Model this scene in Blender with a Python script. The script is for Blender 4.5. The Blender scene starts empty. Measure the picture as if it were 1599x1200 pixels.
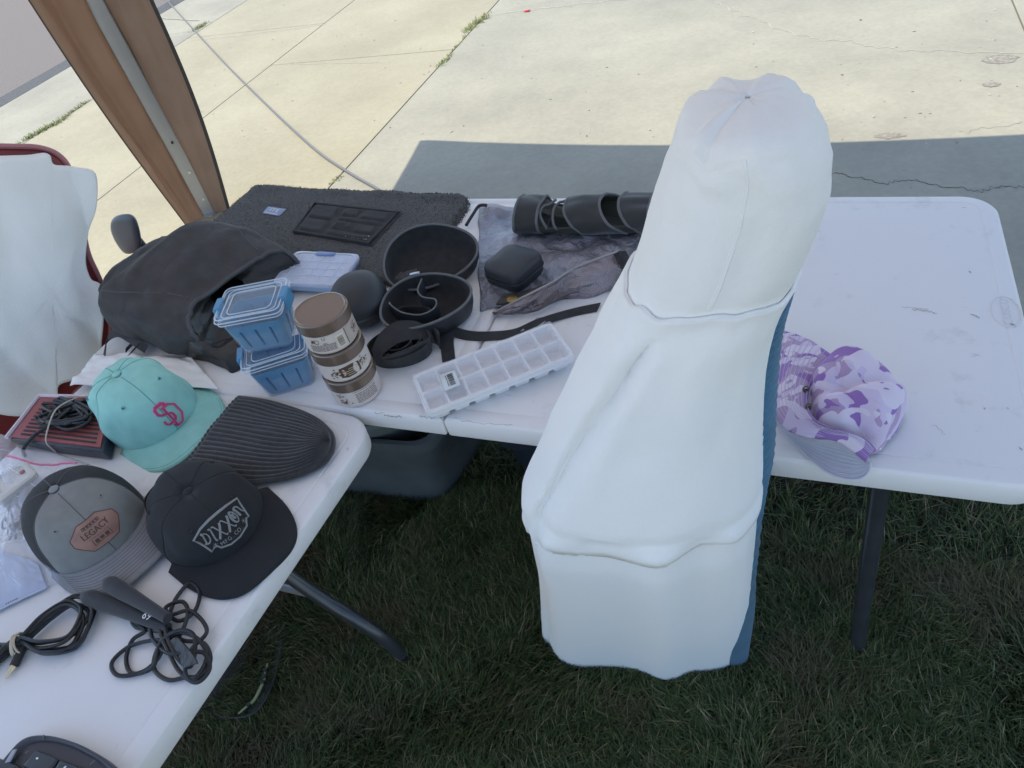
import bpy, bmesh, math, random
import numpy as np
from mathutils import Vector, Matrix, noise
random.seed(7); rng = np.random.default_rng(7)
PI = math.pi; R_ = math.radians
SC = bpy.context.scene; COL = SC.collection

# ---------------- camera ----------------
CAM = np.array([1.461021048319362, -0.7221113981792575, 1.6082603741060832])
ROT = np.array([[0.9328058541526609, -0.08701854350758292, 0.34971561524236144],
                [0.30707199252978984, 0.6998452275935707, -0.644921273349149],
                [-0.18862669445841745, 0.708974210038928, 0.679540682841998]])
FPX = 1109.0
cd = bpy.data.cameras.new("camera"); cam = bpy.data.objects.new("camera", cd); COL.objects.link(cam)
M4 = Matrix([[*ROT[i], CAM[i]] for i in range(3)] + [[0, 0, 0, 1]])
cam.matrix_world = M4
cd.sensor_width = 36.0; cd.lens = 36.0 * FPX / 1599.0; cd.clip_start = 0.02; cd.clip_end = 500
SC.camera = cam
# ---------------- sky, sun, exposure ----------------
SUN_T = Vector((0.95, 0.03, -2.0)).normalized()          # direction the light travels
w = bpy.data.worlds.new("World"); SC.world = w; w.use_nodes = True
nt = w.node_tree; sky = nt.nodes.new('ShaderNodeTexSky'); sky.sky_type = 'NISHITA'; sky.sun_disc = False
sky.sun_elevation = math.asin(-SUN_T.z); sky.sun_rotation = math.atan2(-SUN_T.x, -SUN_T.y)
sky.air_density = 1.15; sky.dust_density = 0.7; sky.ozone_density = 3.0
bg = nt.nodes['Background']; bg.inputs[1].default_value = 0.15; nt.links.new(sky.outputs[0], bg.inputs[0])
sl = bpy.data.lights.new("sun", 'SUN'); sl.energy = 2.6; sl.angle = R_(0.5); sl.color = (1.0, 0.93, 0.78)
so = bpy.data.objects.new("sun", sl); COL.objects.link(so)
so.rotation_euler = SUN_T.to_track_quat('-Z', 'Y').to_euler(); so.location = (-3, -3, 8)
SC.view_settings.view_transform = 'Standard'; SC.view_settings.look = 'None'
SC.view_settings.exposure = 0.85; SC.view_settings.gamma = 1.0
SC.cycles.max_bounces = 8; SC.cycles.transparent_max_bounces = 24

# ---------------- helpers ----------------
def at(px, py, z=0.74):
    """point at height z seen at photo pixel (1599x1200)"""
    d = ROT @ np.array([(px - 799.5) / FPX, -(py - 600.0) / FPX, -1.0])
    return CAM + (z - CAM[2]) / d[2] * d
def aty(px, py, Y):
    d = ROT @ np.array([(px - 799.5) / FPX, -(py - 600.0) / FPX, -1.0])
    return CAM + (Y - CAM[1]) / d[1] * d
def atx(px, py, X):
    d = ROT @ np.array([(px - 799.5) / FPX, -(py - 600.0) / FPX, -1.0])
    return CAM + (X - CAM[0]) / d[0] * d
def atp(px, py, p0, n):
    d = ROT @ np.array([(px - 799.5) / FPX, -(py - 600.0) / FPX, -1.0])
    return CAM + np.dot(np.array(p0) - CAM, n) / np.dot(d, n) * d
def nz(x, y=0., z=0.): return noise.noise(Vector((x, y, z)))
TZ = 0.74

def mat(name, col, rough=0.6, metal=0.0, var=0.0, vscale=20.0, col2=None, bump=0.0, bscale=200.0, sheen=0.0, alpha=1.0, spec=0.5, coat=0.0, bdist=0.002, trans=0.0, detail=4.0):
    m = bpy.data.materials.new(name); m.use_nodes = True; t = m.node_tree
    b = t.nodes['Principled BSDF']; N = t.nodes.new; L = t.links.new
    b.inputs['Base Color'].default_value = (*col, 1); b.inputs['Roughness'].default_value = rough
    b.inputs['Metallic'].default_value = metal; b.inputs['Specular IOR Level'].default_value = spec
    b.inputs['Alpha'].default_value = alpha; b.inputs['Coat Weight'].default_value = coat
    if sheen: b.inputs['Sheen Weight'].default_value = sheen; b.inputs['Sheen Roughness'].default_value = 0.5
    if trans: b.inputs['Transmission Weight'].default_value = trans
    tc = N('ShaderNodeTexCoord')
    if var or col2:
        n = N('ShaderNodeTexNoise'); n.inputs['Scale'].default_value = vscale; n.inputs['Detail'].default_value = detail
        L(tc.outputs['Object'], n.inputs['Vector'])
        r = N('ShaderNodeValToRGB'); L(n.outputs[0], r.inputs[0])
        c2 = col2 if col2 else tuple(c * (1 + var) for c in col); c1 = col if col2 else tuple(c * (1 - var) for c in col)
        r.color_ramp.elements[0].position = 0.35; r.color_ramp.elements[1].position = 0.65
        r.color_ramp.elements[0].color = (*c1, 1); r.color_ramp.elements[1].color = (*c2, 1)
        L(r.outputs[0], b.inputs['Base Color'])
    if bump:
        n2 = N('ShaderNodeTexNoise'); n2.inputs['Scale'].default_value = bscale; n2.inputs['Detail'].default_value = 3
        L(tc.outputs['Object'], n2.inputs['Vector'])
        bp = N('ShaderNodeBump'); bp.inputs['Strength'].default_value = bump; bp.inputs['Distance'].default_value = bdist
        L(n2.outputs[0], bp.inputs['Height']); L(bp.outputs[0], b.inputs['Normal'])
    return m
def nodes(m): return m.node_tree.nodes, m.node_tree.links.new, m.node_tree.nodes['Principled BSDF']

class MB:
    def __init__(s): s.v = []; s.f = []; s.mi = []
    def add(s, vs, fs, mi=0):
        o = len(s.v); s.v += [tuple(map(float, p)) for p in vs]; s.f += [tuple(i + o for i in f) for f in fs]; s.mi += [mi] * len(fs)
    def grid(s, fn, nu, nv, cu=False, cv=False, mi=0, capu=False):
        """fn(u,v), u,v in 0..1"""
        U = nu if cu else nu + 1; V = nv if cv else nv + 1
        vs = [fn(i / nu, j / nv) for i in range(U) for j in range(V)]
        fs = []
        for i in range(nu):
            for j in range(nv):
                a, b = i, (i + 1) % U; c, d = j, (j + 1) % V
                fs.append((a * V + c, b * V + c, b * V + d, a * V + d))
        if capu: fs.append(tuple(range(V))[::-1]); fs.append(tuple((U - 1) * V + j for j in range(V)))
        s.add(vs, fs, mi)
    def rings(s, rs, cap0=True, cap1=True, mi=0):
        n = len(rs[0]); vs = [p for r in rs for p in r]; fs = []
        for i in range(len(rs) - 1):
            for j in range(n): fs.append((i * n + j, i * n + (j + 1) % n, (i + 1) * n + (j + 1) % n, (i + 1) * n + j))
        if cap0: fs.append(tuple(range(n))[::-1])
        if cap1: fs.append(tuple((len(rs) - 1) * n + j for j in range(n)))
        s.add(vs, fs, mi)
    def box(s, c, h, yaw=0., mi=0):
        cs, sn = math.cos(yaw), math.sin(yaw)
        vs = [(c[0] + x * h[0] * cs - y * h[1] * sn, c[1] + x * h[0] * sn + y * h[1] * cs, c[2] + z * h[2]) for x in (-1, 1) for y in (-1, 1) for z in (-1, 1)]
        s.add(vs, [(0, 1, 3, 2), (4, 6, 7, 5), (0, 4, 5, 1), (2, 3, 7, 6), (0, 2, 6, 4), (1, 5, 7, 3)], mi)
    def tube(s, pts, r, n=8, closed=False, mi=0, smooth=0, flat=1.0):
        P = [np.array(p, float) for p in pts]
        if smooth: P = spline(P, smooth, closed)
        m = len(P); rad = r if hasattr(r, '__len__') else [r] * m
        if len(rad) != m: rad = np.interp(np.linspace(0, 1, m), np.linspace(0, 1, len(rad)), rad)
        T = [(P[(i + 1) % m] - P[i - 1]) if closed else (P[min(i + 1, m - 1)] - P[max(i - 1, 0)]) for i in range(m)]
        T = [t / (np.linalg.norm(t) + 1e-12) for t in T]
        u = np.cross(T[0], (0, 0, 1.)); u = u if np.linalg.norm(u) > 1e-3 else np.array([1., 0, 0]); u /= np.linalg.norm(u)
        rs = []
        for i in range(m):
            u = u - T[i] * np.dot(u, T[i]); u /= (np.linalg.norm(u) + 1e-12); q = np.cross(T[i], u)
            rs.append([P[i] + rad[i] * (math.cos(a) * u + flat * math.sin(a) * q) for a in [2 * PI * k / n for k in range(n)]])
        if closed: rs.append(rs[0])
        s.rings(rs, not closed, not closed, mi)
    def lathe(s, prof, c=(0, 0, 0), n=32, sx=1., sy=1., mi=0, cap0=True, cap1=True):
        s.rings([[(c[0] + r * sx * math.cos(a), c[1] + r * sy * math.sin(a), c[2] + z) for a in [2 * PI * k / n for k in range(n)]] for r, z in prof], cap0, cap1, mi)
    def prism(s, out, z0, z1, mi=0):
        s.rings([[(x, y, z0) for x, y in out], [(x, y, z1) for x, y in out]], True, True, mi)
    def ribbon(s, pts, wdir, wid, th=0.0015, smooth=0, closed=False, mi=0):
        """flat band: pts centre line, wdir(i) width direction"""
        P = [np.array(p, float) for p in pts]
        if smooth: P = spline(P, smooth, closed)
        m = len(P); rs = []
        for i in range(m):
            t = (P[(i + 1) % m] - P[i - 1]) if closed else (P[min(i + 1, m - 1)] - P[max(i - 1, 0)])
            wd = np.array(wdir(i / (m - 1)) if callable(wdir) else wdir, float); wd /= np.linalg.norm(wd)
            nn = np.cross(t, wd); nn /= (np.linalg.norm(nn) + 1e-12)
            ww = wid(i / (m - 1)) if callable(wid) else wid
            rs.append([P[i] - wd * ww / 2 - nn * th / 2, P[i] + wd * ww / 2 - nn * th / 2, P[i] + wd * ww / 2 + nn * th / 2, P[i] - wd * ww / 2 + nn * th / 2])
        if closed: rs.append(rs[0])
        s.rings(rs, not closed, not closed, mi)
    def xf(s, M):
        s.v = [tuple(M @ Vector(p)) for p in s.v]; return s
    def build(s, name, m, parent=None, ang=40, sub=0, bevel=0, solid=0, base=None, fixn=False):
        me = bpy.data.meshes.new(name); V = s.v
        off = Vector((0, 0, 0))
        if parent is not None and base is None:
            q = parent
            while q is not None: off = off + q.location; q = q.parent
        elif base is not None: off = Vector(base)
        me.from_pydata([(p[0] - off.x, p[1] - off.y, p[2] - off.z) for p in V], [], s.f)
        for k in (m if isinstance(m, (list, tuple)) else [m]): me.materials.append(k)
        if any(s.mi): me.polygons.foreach_set('material_index', s.mi)
        bm = bmesh.new(); bm.from_mesh(me); bmesh.ops.remove_doubles(bm, verts=bm.verts, dist=1e-6)
        if fixn or True: bmesh.ops.recalc_face_normals(bm, faces=bm.faces)
        bm.to_mesh(me); bm.free()
        me.polygons.foreach_set('use_smooth', [True] * len(me.polygons)); me.set_sharp_from_angle(angle=R_(ang))
        o = bpy.data.objects.new(name, me); COL.objects.link(o)
        if parent is not None: o.parent = parent
        elif base is not None: o.location = off
        if solid: md = o.modifiers.new("thick", 'SOLIDIFY'); md.thickness = solid; md.offset = 0
        if bevel: md = o.modifiers.new("bevel", 'BEVEL'); md.width = bevel; md.segments = 3; md.limit_method = 'ANGLE'; md.angle_limit = R_(35)
        if sub: md = o.modifiers.new("sub", 'SUBSURF'); md.levels = sub; md.render_levels = sub
        return o

def spline(P, k, closed=False):
    n = len(P); out = []
    for i in range(n if closed else n - 1):
        p0 = P[i - 1] if (closed or i > 0) else P[i]; p1 = P[i]; p2 = P[(i + 1) % n]; p3 = P[(i + 2) % n] if (closed or i + 2 < n) else p2
        for j in range(k):
            t = j / k
            out.append(0.5 * (2 * p1 + (p2 - p0) * t + (2 * p0 - 5 * p1 + 4 * p2 - p3) * t * t + (3 * p1 - p0 - 3 * p2 + p3) * t ** 3))
    if not closed: out.append(P[-1])
    return out
def thing(name, label, cat, loc, group=None):
    o = bpy.data.objects.new(name, None); COL.objects.link(o); o.location = tuple(map(float, loc)); o.empty_display_size = 0.05
    return tag(o, label, cat, group)
def tag(o, label, cat, group=None):
    o['label'] = label; o['category'] = cat
    if group: o['group'] = group
    return o
def setting(o, kind='structure'): o['kind'] = kind; return o
def copy_thing(r, loc, rotz=0.0, label=None):
    c = r.copy(); COL.objects.link(c); c.location = loc; c.rotation_euler = (0, 0, rotz)
    if label: c['label'] = label
    for ch in r.children:
        d = ch.copy(); COL.objects.link(d); d.parent = c
        for g in ch.children:
            e = g.copy(); COL.objects.link(e); e.parent = d
    return c
def rrect(a, b, r, n=8, x0=0., y0=0.):
    o = []
    for sx, sy, a0 in ((1, 1, 0), (-1, 1, 90), (-1, -1, 180), (1, -1, 270)):
        for k in range(n + 1):
            t = R_(a0 + 90 * k / n); o.append((x0 + sx * (a - r) + r * math.cos(t), y0 + sy * (b - r) + r * math.sin(t)))
    return o
def frame(x, y, z, yaw=0.): return Matrix.Translation((x, y, z)) @ Matrix.Rotation(yaw, 4, 'Z')
_fontcache = {}
def text_pts(txt, size):
    """flat text outline as (verts2d, faces), centred"""
    cu = bpy.data.curves.new("t", 'FONT'); cu.body = txt; cu.size = size; cu.align_x = 'CENTER'; cu.align_y = 'CENTER'; cu.resolution_u = 3
    o = bpy.data.objects.new("t", cu); COL.objects.link(o)
    me = bpy.data.meshes.new_from_object(o); vs = [(v.co.x, v.co.y) for v in me.vertices]; fs = [tuple(p.vertices) for p in me.polygons]
    bpy.data.objects.remove(o); bpy.data.curves.remove(cu); bpy.data.meshes.remove(me)
    return vs, fs
def put_text(mb, txt, size, fn, mi=0, u0=0., v0=0., sx=1.0):
    vs, fs = text_pts(txt, size); mb.add([fn(u0 + x * sx, v0 + y) for x, y in vs], fs, mi)

# ---------------- materials ----------------
def plastic_white(name):
    m = mat(name, (0.83, 0.82, 0.82), 0.42, bump=0.25, bscale=900, bdist=0.0006); N, L, b = nodes(m)
    tc = N.new('ShaderNodeTexCoord'); n = N.new('ShaderNodeTexNoise'); n.inputs['Scale'].default_value = 9; n.inputs['Detail'].default_value = 8; n.inputs['Roughness'].default_value = 0.72
    L(tc.outputs['Object'], n.inputs['Vector']); r = N.new('ShaderNodeValToRGB'); L(n.outputs[0], r.inputs[0])
    e = r.color_ramp.elements; e[0].position = 0.20; e[0].color = (0.62, 0.60, 0.60, 1); e[1].position = 0.42; e[1].color = (0.84, 0.83, 0.83, 1)
    n2 = N.new('ShaderNodeTexNoise'); n2.inputs['Scale'].default_value = 60; n2.inputs['Detail'].default_value = 5; mp = N.new('ShaderNodeMapping'); mp.inputs['Scale'].default_value = (0.35, 1, 1)
    L(tc.outputs['Object'], mp.inputs[0]); L(mp.outputs[0], n2.inputs['Vector']); r2 = N.new('ShaderNodeValToRGB'); L(n2.outputs[0], r2.inputs[0])
    e = r2.color_ramp.elements; e[0].position = 0.22; e[0].color = (0.62, 0.60, 0.60, 1); e[1].position = 0.31; e[1].color = (1, 1, 1, 1)
    mx = N.new('ShaderNodeMixRGB'); mx.blend_type = 'MULTIPLY'; mx.inputs[0].default_value = 1; L(r.outputs[0], mx.inputs[1]); L(r2.outputs[0], mx.inputs[2]); L(mx.outputs[0], b.inputs['Base Color'])
    return m
M_TABLE = plastic_white('white_hdpe')
M_STEEL = mat('grey_steel', (0.08, 0.085, 0.095), 0.28, 0.5, var=0.1)
M_DARK = mat('groove_dark', (0.2, 0.19, 0.18), 0.8)
M_BLACK = mat('black_fabric', (0.026, 0.026, 0.029), 0.85, var=0.2, vscale=60, bump=0.4, bscale=900, sheen=0.1)
M_BLACKN = mat('black_nylon', (0.050, 0.048, 0.051), 0.68, var=0.2, vscale=25, bump=0.5, bscale=38, bdist=0.006, detail=6)
M_LINING = mat('black_lining', (0.03, 0.03, 0.031), 0.36, bump=0.6, bscale=45, bdist=.006)
M_EVA = mat('black_eva', (0.030, 0.032, 0.037), 0.5, bump=0.25, bscale=1100, bdist=0.0006)
M_RUB = mat('black_rubber', (0.016, 0.017, 0.019), 0.38, bump=0.1, bscale=600)
M_PIPE = mat('grey_piping', (0.14, 0.145, 0.15), 0.8)
M_PIPED = mat('dark_piping', (0.085, 0.085, 0.09), 0.8)
M_METAL = mat('bright_metal', (0.7, 0.7, 0.7), 0.3, 1.0)
M_WHITE = mat('white_plastic', (0.82, 0.82, 0.84), 0.4, bump=0.05)
M_WHITEC = mat('white_cloth', (0.92, 0.92, 0.92), 0.9, bump=0.3, bscale=190, bdist=0.0018)
M_INK = mat('black_ink', (0.03, 0.025, 0.025), 0.6)

def film(name, col=(0.9, 0.92, 1.0), dens=0.18, rough=0.12, edge=0.7):
    m = bpy.data.materials.new(name); m.use_nodes = True; t = m.node_tree; N = t.nodes; L = t.links.new
    b = N['Principled BSDF']; b.inputs['Base Color'].default_value = (*col, 1); b.inputs['Roughness'].default_value = rough; b.inputs['Alpha'].default_value = dens
    b.inputs['Specular IOR Level'].default_value = 0.9
    lw = N.new('ShaderNodeLayerWeight'); lw.inputs[0].default_value = 0.35; ad = N.new('ShaderNodeMath'); ad.operation = 'MULTIPLY_ADD'; ad.inputs[1].default_value = edge; ad.inputs[2].default_value = dens; ad.use_clamp = True
    L(lw.outputs['Facing'], ad.inputs[0]); L(ad.outputs[0], b.inputs['Alpha'])
    return m
# ================= SETTING =================
def slab(mb, x0, x1, y0, y1, z=0.012, g=0.0035): mb.box(((x0 + x1) / 2, (y0 + y1) / 2, z - 0.03), ((x1 - x0) / 2 - g, (y1 - y0) / 2 - g, 0.03))
def concrete(name, c1, c2, seed=0.):
    m = mat(name, c1, 0.92); N, L, b = nodes(m); tc = N.new('ShaderNodeTexCoord')
    mp = N.new('ShaderNodeMapping'); mp.inputs['Location'].default_value = (seed, seed * 2, 0); L(tc.outputs['Object'], mp.inputs[0])
    n = N.new('ShaderNodeTexNoise'); n.inputs['Scale'].default_value = 1.1; n.inputs['Detail'].default_value = 9; n.inputs['Roughness'].default_value = 0.62; L(mp.outputs[0], n.inputs['Vector'])
    r = N.new('ShaderNodeValToRGB'); L(n.outputs[0], r.inputs[0]); r.color_ramp.elements[0].position = 0.32; r.color_ramp.elements[1].position = 0.68
    r.color_ramp.elements[0].color = (*c1, 1); r.color_ramp.elements[1].color = (*c2, 1)
    n2 = N.new('ShaderNodeTexNoise'); n2.inputs['Scale'].default_value = 45; n2.inputs['Detail'].default_value = 6; L(mp.outputs[0], n2.inputs['Vector'])
    r2 = N.new('ShaderNodeValToRGB'); L(n2.outputs[0], r2.inputs[0]); e = r2.color_ramp.elements; e[0].position = 0.3; e[0].color = (0.93, 0.93, 0.92, 1); e[1].position = 0.7; e[1].color = (1.04, 1.04, 1.03, 1)
    v = N.new('ShaderNodeTexVoronoi'); v.inputs['Scale'].default_value = 7; L(mp.outputs[0], v.inputs['Vector']); r3 = N.new('ShaderNodeValToRGB'); L(v.outputs['Distance'], r3.inputs[0])
    e = r3.color_ramp.elements; e[0].position = 0.02; e[0].color = (0.55, 0.52, 0.48, 1); e[1].position = 0.06; e[1].color = (1, 1, 1, 1)
    a = N.new('ShaderNodeMixRGB'); a.blend_type = 'MULTIPLY'; a.inputs[0].default_value = 1; L(r.outputs[0], a.inputs[1]); L(r2.outputs[0], a.inputs[2])
    a2 = N.new('ShaderNodeMixRGB'); a2.blend_type = 'MULTIPLY'; a2.inputs[0].default_value = 0.5; L(a.outputs[0], a2.inputs[1]); L(r3.outputs[0], a2.inputs[2])
    L(a2.outputs[0], b.inputs['Base Color'])
    n3 = N.new('ShaderNodeTexNoise'); n3.inputs['Scale'].default_value = 160; n3.inputs['Detail'].default_value = 4; L(mp.outputs[0], n3.inputs['Vector'])
    bp = N.new('ShaderNodeBump'); bp.inputs['Strength'].default_value = 0.35; bp.inputs['Distance'].default_value = 0.002; L(n3.outputs[0], bp.inputs['Height']); L(bp.outputs[0], b.inputs['Normal'])
    return m
M_CON = concrete('driveway_concrete', (0.295, 0.28, 0.225), (0.405, 0.38, 0.295), 3)
M_CON2 = concrete('pavement_concrete', (0.34, 0.305, 0.212), (0.42, 0.38, 0.268), 11)
M_SOIL = mat('soil', (0.035, 0.030, 0.02), 0.95, var=0.4, vscale=30)
M_FIELD = mat('dry_ground', (0.20, 0.19, 0.11), 0.95, var=0.25, vscale=.8)
M_ASPH = mat('asphalt', (0.20, 0.175, 0.155), 0.95, var=0.22, vscale=90, bump=0.8, bscale=220, bdist=0.006, detail=8)
M_PATCH = mat('asphalt_seal', (0.10, 0.10, 0.10), 0.95, var=0.2, vscale=60, bump=0.5, bscale=200)
def sheet(name, x0, x1, y0, y1, z, m):
    b = MB(); b.add([(x0, y0, z), (x1, y0, z), (x1, y1, z), (x0, y1, z)], [(0, 1, 2, 3)]); return setting(b.build(name, m))
sheet('ground', -120, 120, -120, 120, -0.030, M_FIELD)
EDGE = 1.25
b = MB(); b.add([(-0.9, -14, 0), (14, -14, 0), (14, EDGE, 0), (-0.9, EDGE, 0)], [(0, 1, 2, 3)]); setting(b.build('lawn_soil', M_SOIL))
b = MB(); slab(b, -0.795, 2.43, EDGE, 14); slab(b, 2.43, 5.6, EDGE, 14); slab(b, 5.6, 9, EDGE, 14)
setting(b.build('driveway', M_CON, bevel=0.005))
b = MB()
for y0, y1 in ((-14, -2.1), (-2.1, 0.9), (0.9, 3.87), (3.87, 6.9), (6.9, 14)): slab(b, -2.33, -0.795, y0, y1)
for y0, y1 in ((-14, -1.5), (-1.5, 1.6), (1.6, 4.72), (4.72, 7.8), (7.8, 14)): slab(b, -3.80, -2.33, y0, y1)
setting(b.build('pavement', M_CON2, bevel=0.004))
b = MB()
for k in range(4): slab(b, -0.78 + 2.2 * k, 1.42 + 2.2 * k, -7.5, -1.62, 0.016)
setting(b.build('bounce_slabs', M_CON2, bevel=0.004))  # unseen slabs added behind the camera to bounce sunlight onto the table fronts
b = MB()
for y0, y1 in ((-14, -1.2), (-1.2, 1.9), (1.9, 4.9), (4.9, 7.9), (7.9, 14)):
    slab(b, -4.02, -3.80, y0, y1); slab(b, -4.86, -4.02, y0, y1, 0.008, 0.002)
setting(b.build('kerb_strip', M_CON, bevel=0.004))
b = MB(); b.box((-4.99, 0, -0.015), (0.125, 14, 0.022)); setting(b.build('road_seal_strip', M_PATCH))
b = MB(); b.box((-13.0, 0, -0.02), (7.88, 40, 0.02)); setting(b.build('road', M_ASPH))
# cracks and stains lying on the concrete (thin raised sheets)
def crack(mb, pts, wid, z=0.0135, jit=0.012):
    P = spline([np.array([*p, 0.]) for p in pts], 14); L_, R2 = [], []
    for i, p in enumerate(P):
        t = P[min(i + 1, len(P) - 1)] - P[max(i - 1, 0)]; t /= np.linalg.norm(t); n = np.array([-t[1], t[0], 0])
        p = p + n * nz(i * 0.37, pts[0][0] * 9, 1.3) * jit * 2; ww = wid * (0.55 + 0.9 * abs(nz(i * 0.9, pts[0][1] * 5)))
        L_.append((p[0] + n[0] * ww, p[1] + n[1] * ww, z)); R2.append((p[0] - n[0] * ww, p[1] - n[1] * ww, z))
    m = len(P); mb.add(L_ + R2, [(i, i + 1, m + i + 1, m + i) for i in range(m - 1)])
M_FILL = mat('pale_crack_filler', (0.45, 0.42, 0.34), 0.95, var=0.15, vscale=80)
b = MB(); pw = lambda *q: [at(x, y, 0.0135)[:2] for x, y in q]
crack(b, pw((1120, 3), (1150, 18), (1200, 38), (1260, 58), (1330, 66), (1400, 78), (1480, 80), (1599, 84)), 0.0038, jit=.016)
crack(b, pw((770, 24), (800, 19), (850, 13), (900, 7), (985, -2)), 0.008)
crack(b, pw((455, 101), (520, 99), (600, 98)), 0.005, jit=0.004)
crack(b, pw((300, 63), (370, 56), (440, 47), (510, 38)), 0.008, jit=0.008)
crack(b, pw((250, 28), (275, 30), (310, 32)), 0.010, jit=0.006)
setting(b.build('filled_crack', M_FILL))
b = MB(); crack(b, pw((1285, 270), (1320, 274), (1370, 286), (1400, 283), (1440, 286), (1500, 294), (1530, 297), (1560, 293), (1599, 291)), 0.0022, jit=0.014)
crack(b, pw((1500, 208), (1540, 200), (1599, 190)), 0.001)
setting(b.build('driveway_crack', mat('crack_dark', (0.10, 0.095, 0.08), 1)))
b = MB()
for (px, py, rx, ry) in ((1562, 92, 0.07, 0.05), (1548, 132, 0.035, 0.025), (1390, 212, 0.06, 0.025)):
    c = at(px, py, 0.014); b.add([(c[0] + rx * math.cos(t) * (1 + 0.45 * nz(3 * math.cos(t), 3 * math.sin(t), px)), c[1] + ry * math.sin(t) * (1 + 0.45 * nz(3 * math.cos(t), 2 * math.sin(t), py)), 0.0137) for t in [2 * PI * k / 40 for k in range(40)]], [tuple(range(40))])
setting(b.build('oil_stain', mat('oil_stain', (0.27, 0.245, 0.20), 0.9, var=0.25, vscale=60)))
# small pale stones
b = MB()
for k in range(170):
    px, py = random.uniform(60, 1590), random.uniform(5, 225)
    c = at(px, py, 0.014)
    if c[0] < -4.8 or c[1] > 6: continue
    r = random.uniform(0.002, 0.006); b.lathe([(0.4 * r, 0), (r, 0.4 * r), (0.5 * r, 0.9 * r)], (c[0], c[1], 0.0125), 6, random.uniform(.7, 1.6), 1)
setting(b.build('gravel_grit', mat('grit', (0.45, 0.42, 0.35), 0.9, var=0.5, vscale=3)), 'stuff')
c = at(823, 18, 0.014); b = MB(); b.lathe([(0.01, 0), (0.02, 0.006), (0.006, 0.012)], (c[0], c[1], 0.0125), 7, 1.4, .8)
tag(b.build('litter', mat('red_litter', (0.55, 0.05, 0.03), 0.5), base=(c[0], c[1], 0.0125)), 'tiny red scrap of litter on the sunlit driveway', 'litter')

# grass
def blades(n, xs, ys, hmin, hmax, keep=None, wid=0.0016, clump=0.0):
    x = rng.uniform(*xs, n); y = rng.uniform(*ys, n)
    if keep is not None: k = keep(x, y); x, y = x[k], y[k]; n = len(x)
    h = rng.uniform(hmin, hmax, n); 
    fld = np.array([nz(a * 2.2, b_ * 2.2, 5.) for a, b_ in zip(x, y)]) if n < 400000 else np.zeros(n)
    fld2 = np.array([nz(a * 6., b_ * 6., 9.) for a, b_ in zip(x, y)])
    h *= 1 + 0.5 * fld2
    ang = rng.uniform(0, 2 * PI, n) * 0.55 + fld * 7 + fld2 * 2; lean = rng.uniform(0.35, 1.5, n)
    dx, dy = np.cos(ang), np.sin(ang); w2 = wid * rng.uniform(.6, 1.3, n)
    pts = np.zeros((n, 7, 3))
    for i, (t, ww) in enumerate(((0, 1.), (0.4, .9), (0.75, .6), (1.0, 0))):
        cx = x + dx * h * lean * t ** 1.7 * 0.75; cy = y + dy * h * lean * t ** 1.7 * 0.75; cz = h * (t - 0.30 * np.minimum(lean, 1.4) * t * t)
        if i < 3:
            pts[:, 2 * i, 0] = cx - dy * w2 * ww; pts[:, 2 * i, 1] = cy + dx * w2 * ww; pts[:, 2 * i, 2] = cz
            pts[:, 2 * i + 1, 0] = cx + dy * w2 * ww; pts[:, 2 * i + 1, 1] = cy - dx * w2 * ww; pts[:, 2 * i + 1, 2] = cz
        else: pts[:, 6, 0] = cx; pts[:, 6, 1] = cy; pts[:, 6, 2] = cz
    return pts.reshape(-1, 3), n
def blade_mesh(name, sets, m, z0=0.0):
    P = np.concatenate([s[0] for s in sets]); n = sum(s[1] for s in sets); P = P.copy(); P[:, 2] += z0
    base = np.arange(n)[:, None] * 7
    q = np.concatenate([base + np.array([0, 1, 3, 2]), base + np.array([2, 3, 5, 4])], 1).reshape(-1)
    tri = (base + np.array([4, 5, 6])).reshape(-1)
    me = bpy.data.meshes.new(name); me.vertices.add(len(P)); me.vertices.foreach_set('co', P.astype(np.float32).ravel())
    loops = np.concatenate([q, tri]); me.loops.add(len(loops)); me.loops.foreach_set('vertex_index', loops.astype(np.int32))
    ls = np.concatenate([np.arange(2 * n) * 4, 8 * n + np.arange(n) * 3]); me.polygons.add(3 * n); me.polygons.foreach_set('loop_start', ls.astype(np.int32))
    me.update(calc_edges=True); me.validate(); me.materials.append(m); me.polygons.foreach_set('use_smooth', [True] * len(me.polygons))
    o = bpy.data.objects.new(name, me); COL.objects.link(o); return setting(o, 'stuff')
def grass_mat(name, stops):
    m = mat(name, (0.05, 0.08, 0.02), 0.55, spec=0.35); N, L, b = nodes(m); g = N.new('ShaderNodeNewGeometry'); r = N.new('ShaderNodeValToRGB'); L(g.outputs['Random Per Island'], r.inputs[0])
    e = r.color_ramp.elements; e[0].position = stops[0][0]; e[0].color = (*stops[0][1], 1); e[1].position = stops[-1][0]; e[1].color = (*stops[-1][1], 1)
    for p, c in stops[1:-1]: k = e.new(p); k.color = (*c, 1)
    tc = N.new('ShaderNodeTexCoord'); n = N.new('ShaderNodeTexNoise'); n.inputs['Scale'].default_value = 5.5; n.inputs['Detail'].default_value = 4; L(tc.outputs['Object'], n.inputs['Vector'])
    q = N.new('ShaderNodeValToRGB'); L(n.outputs[0], q.inputs[0]); q.color_ramp.elements[0].position = .52; q.color_ramp.elements[1].position = .66; q.color_ramp.elements[0].color = (0, 0, 0, 1); q.color_ramp.elements[1].color = (.65, .65, .65, 1)
    mx = N.new('ShaderNodeMixRGB'); L(q.outputs[0], mx.inputs[0]); L(r.outputs[0], mx.inputs[1]); mx.inputs[2].default_value = (.13, .095, .05, 1); L(mx.outputs[0], b.inputs['Base Color']); return m
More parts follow.
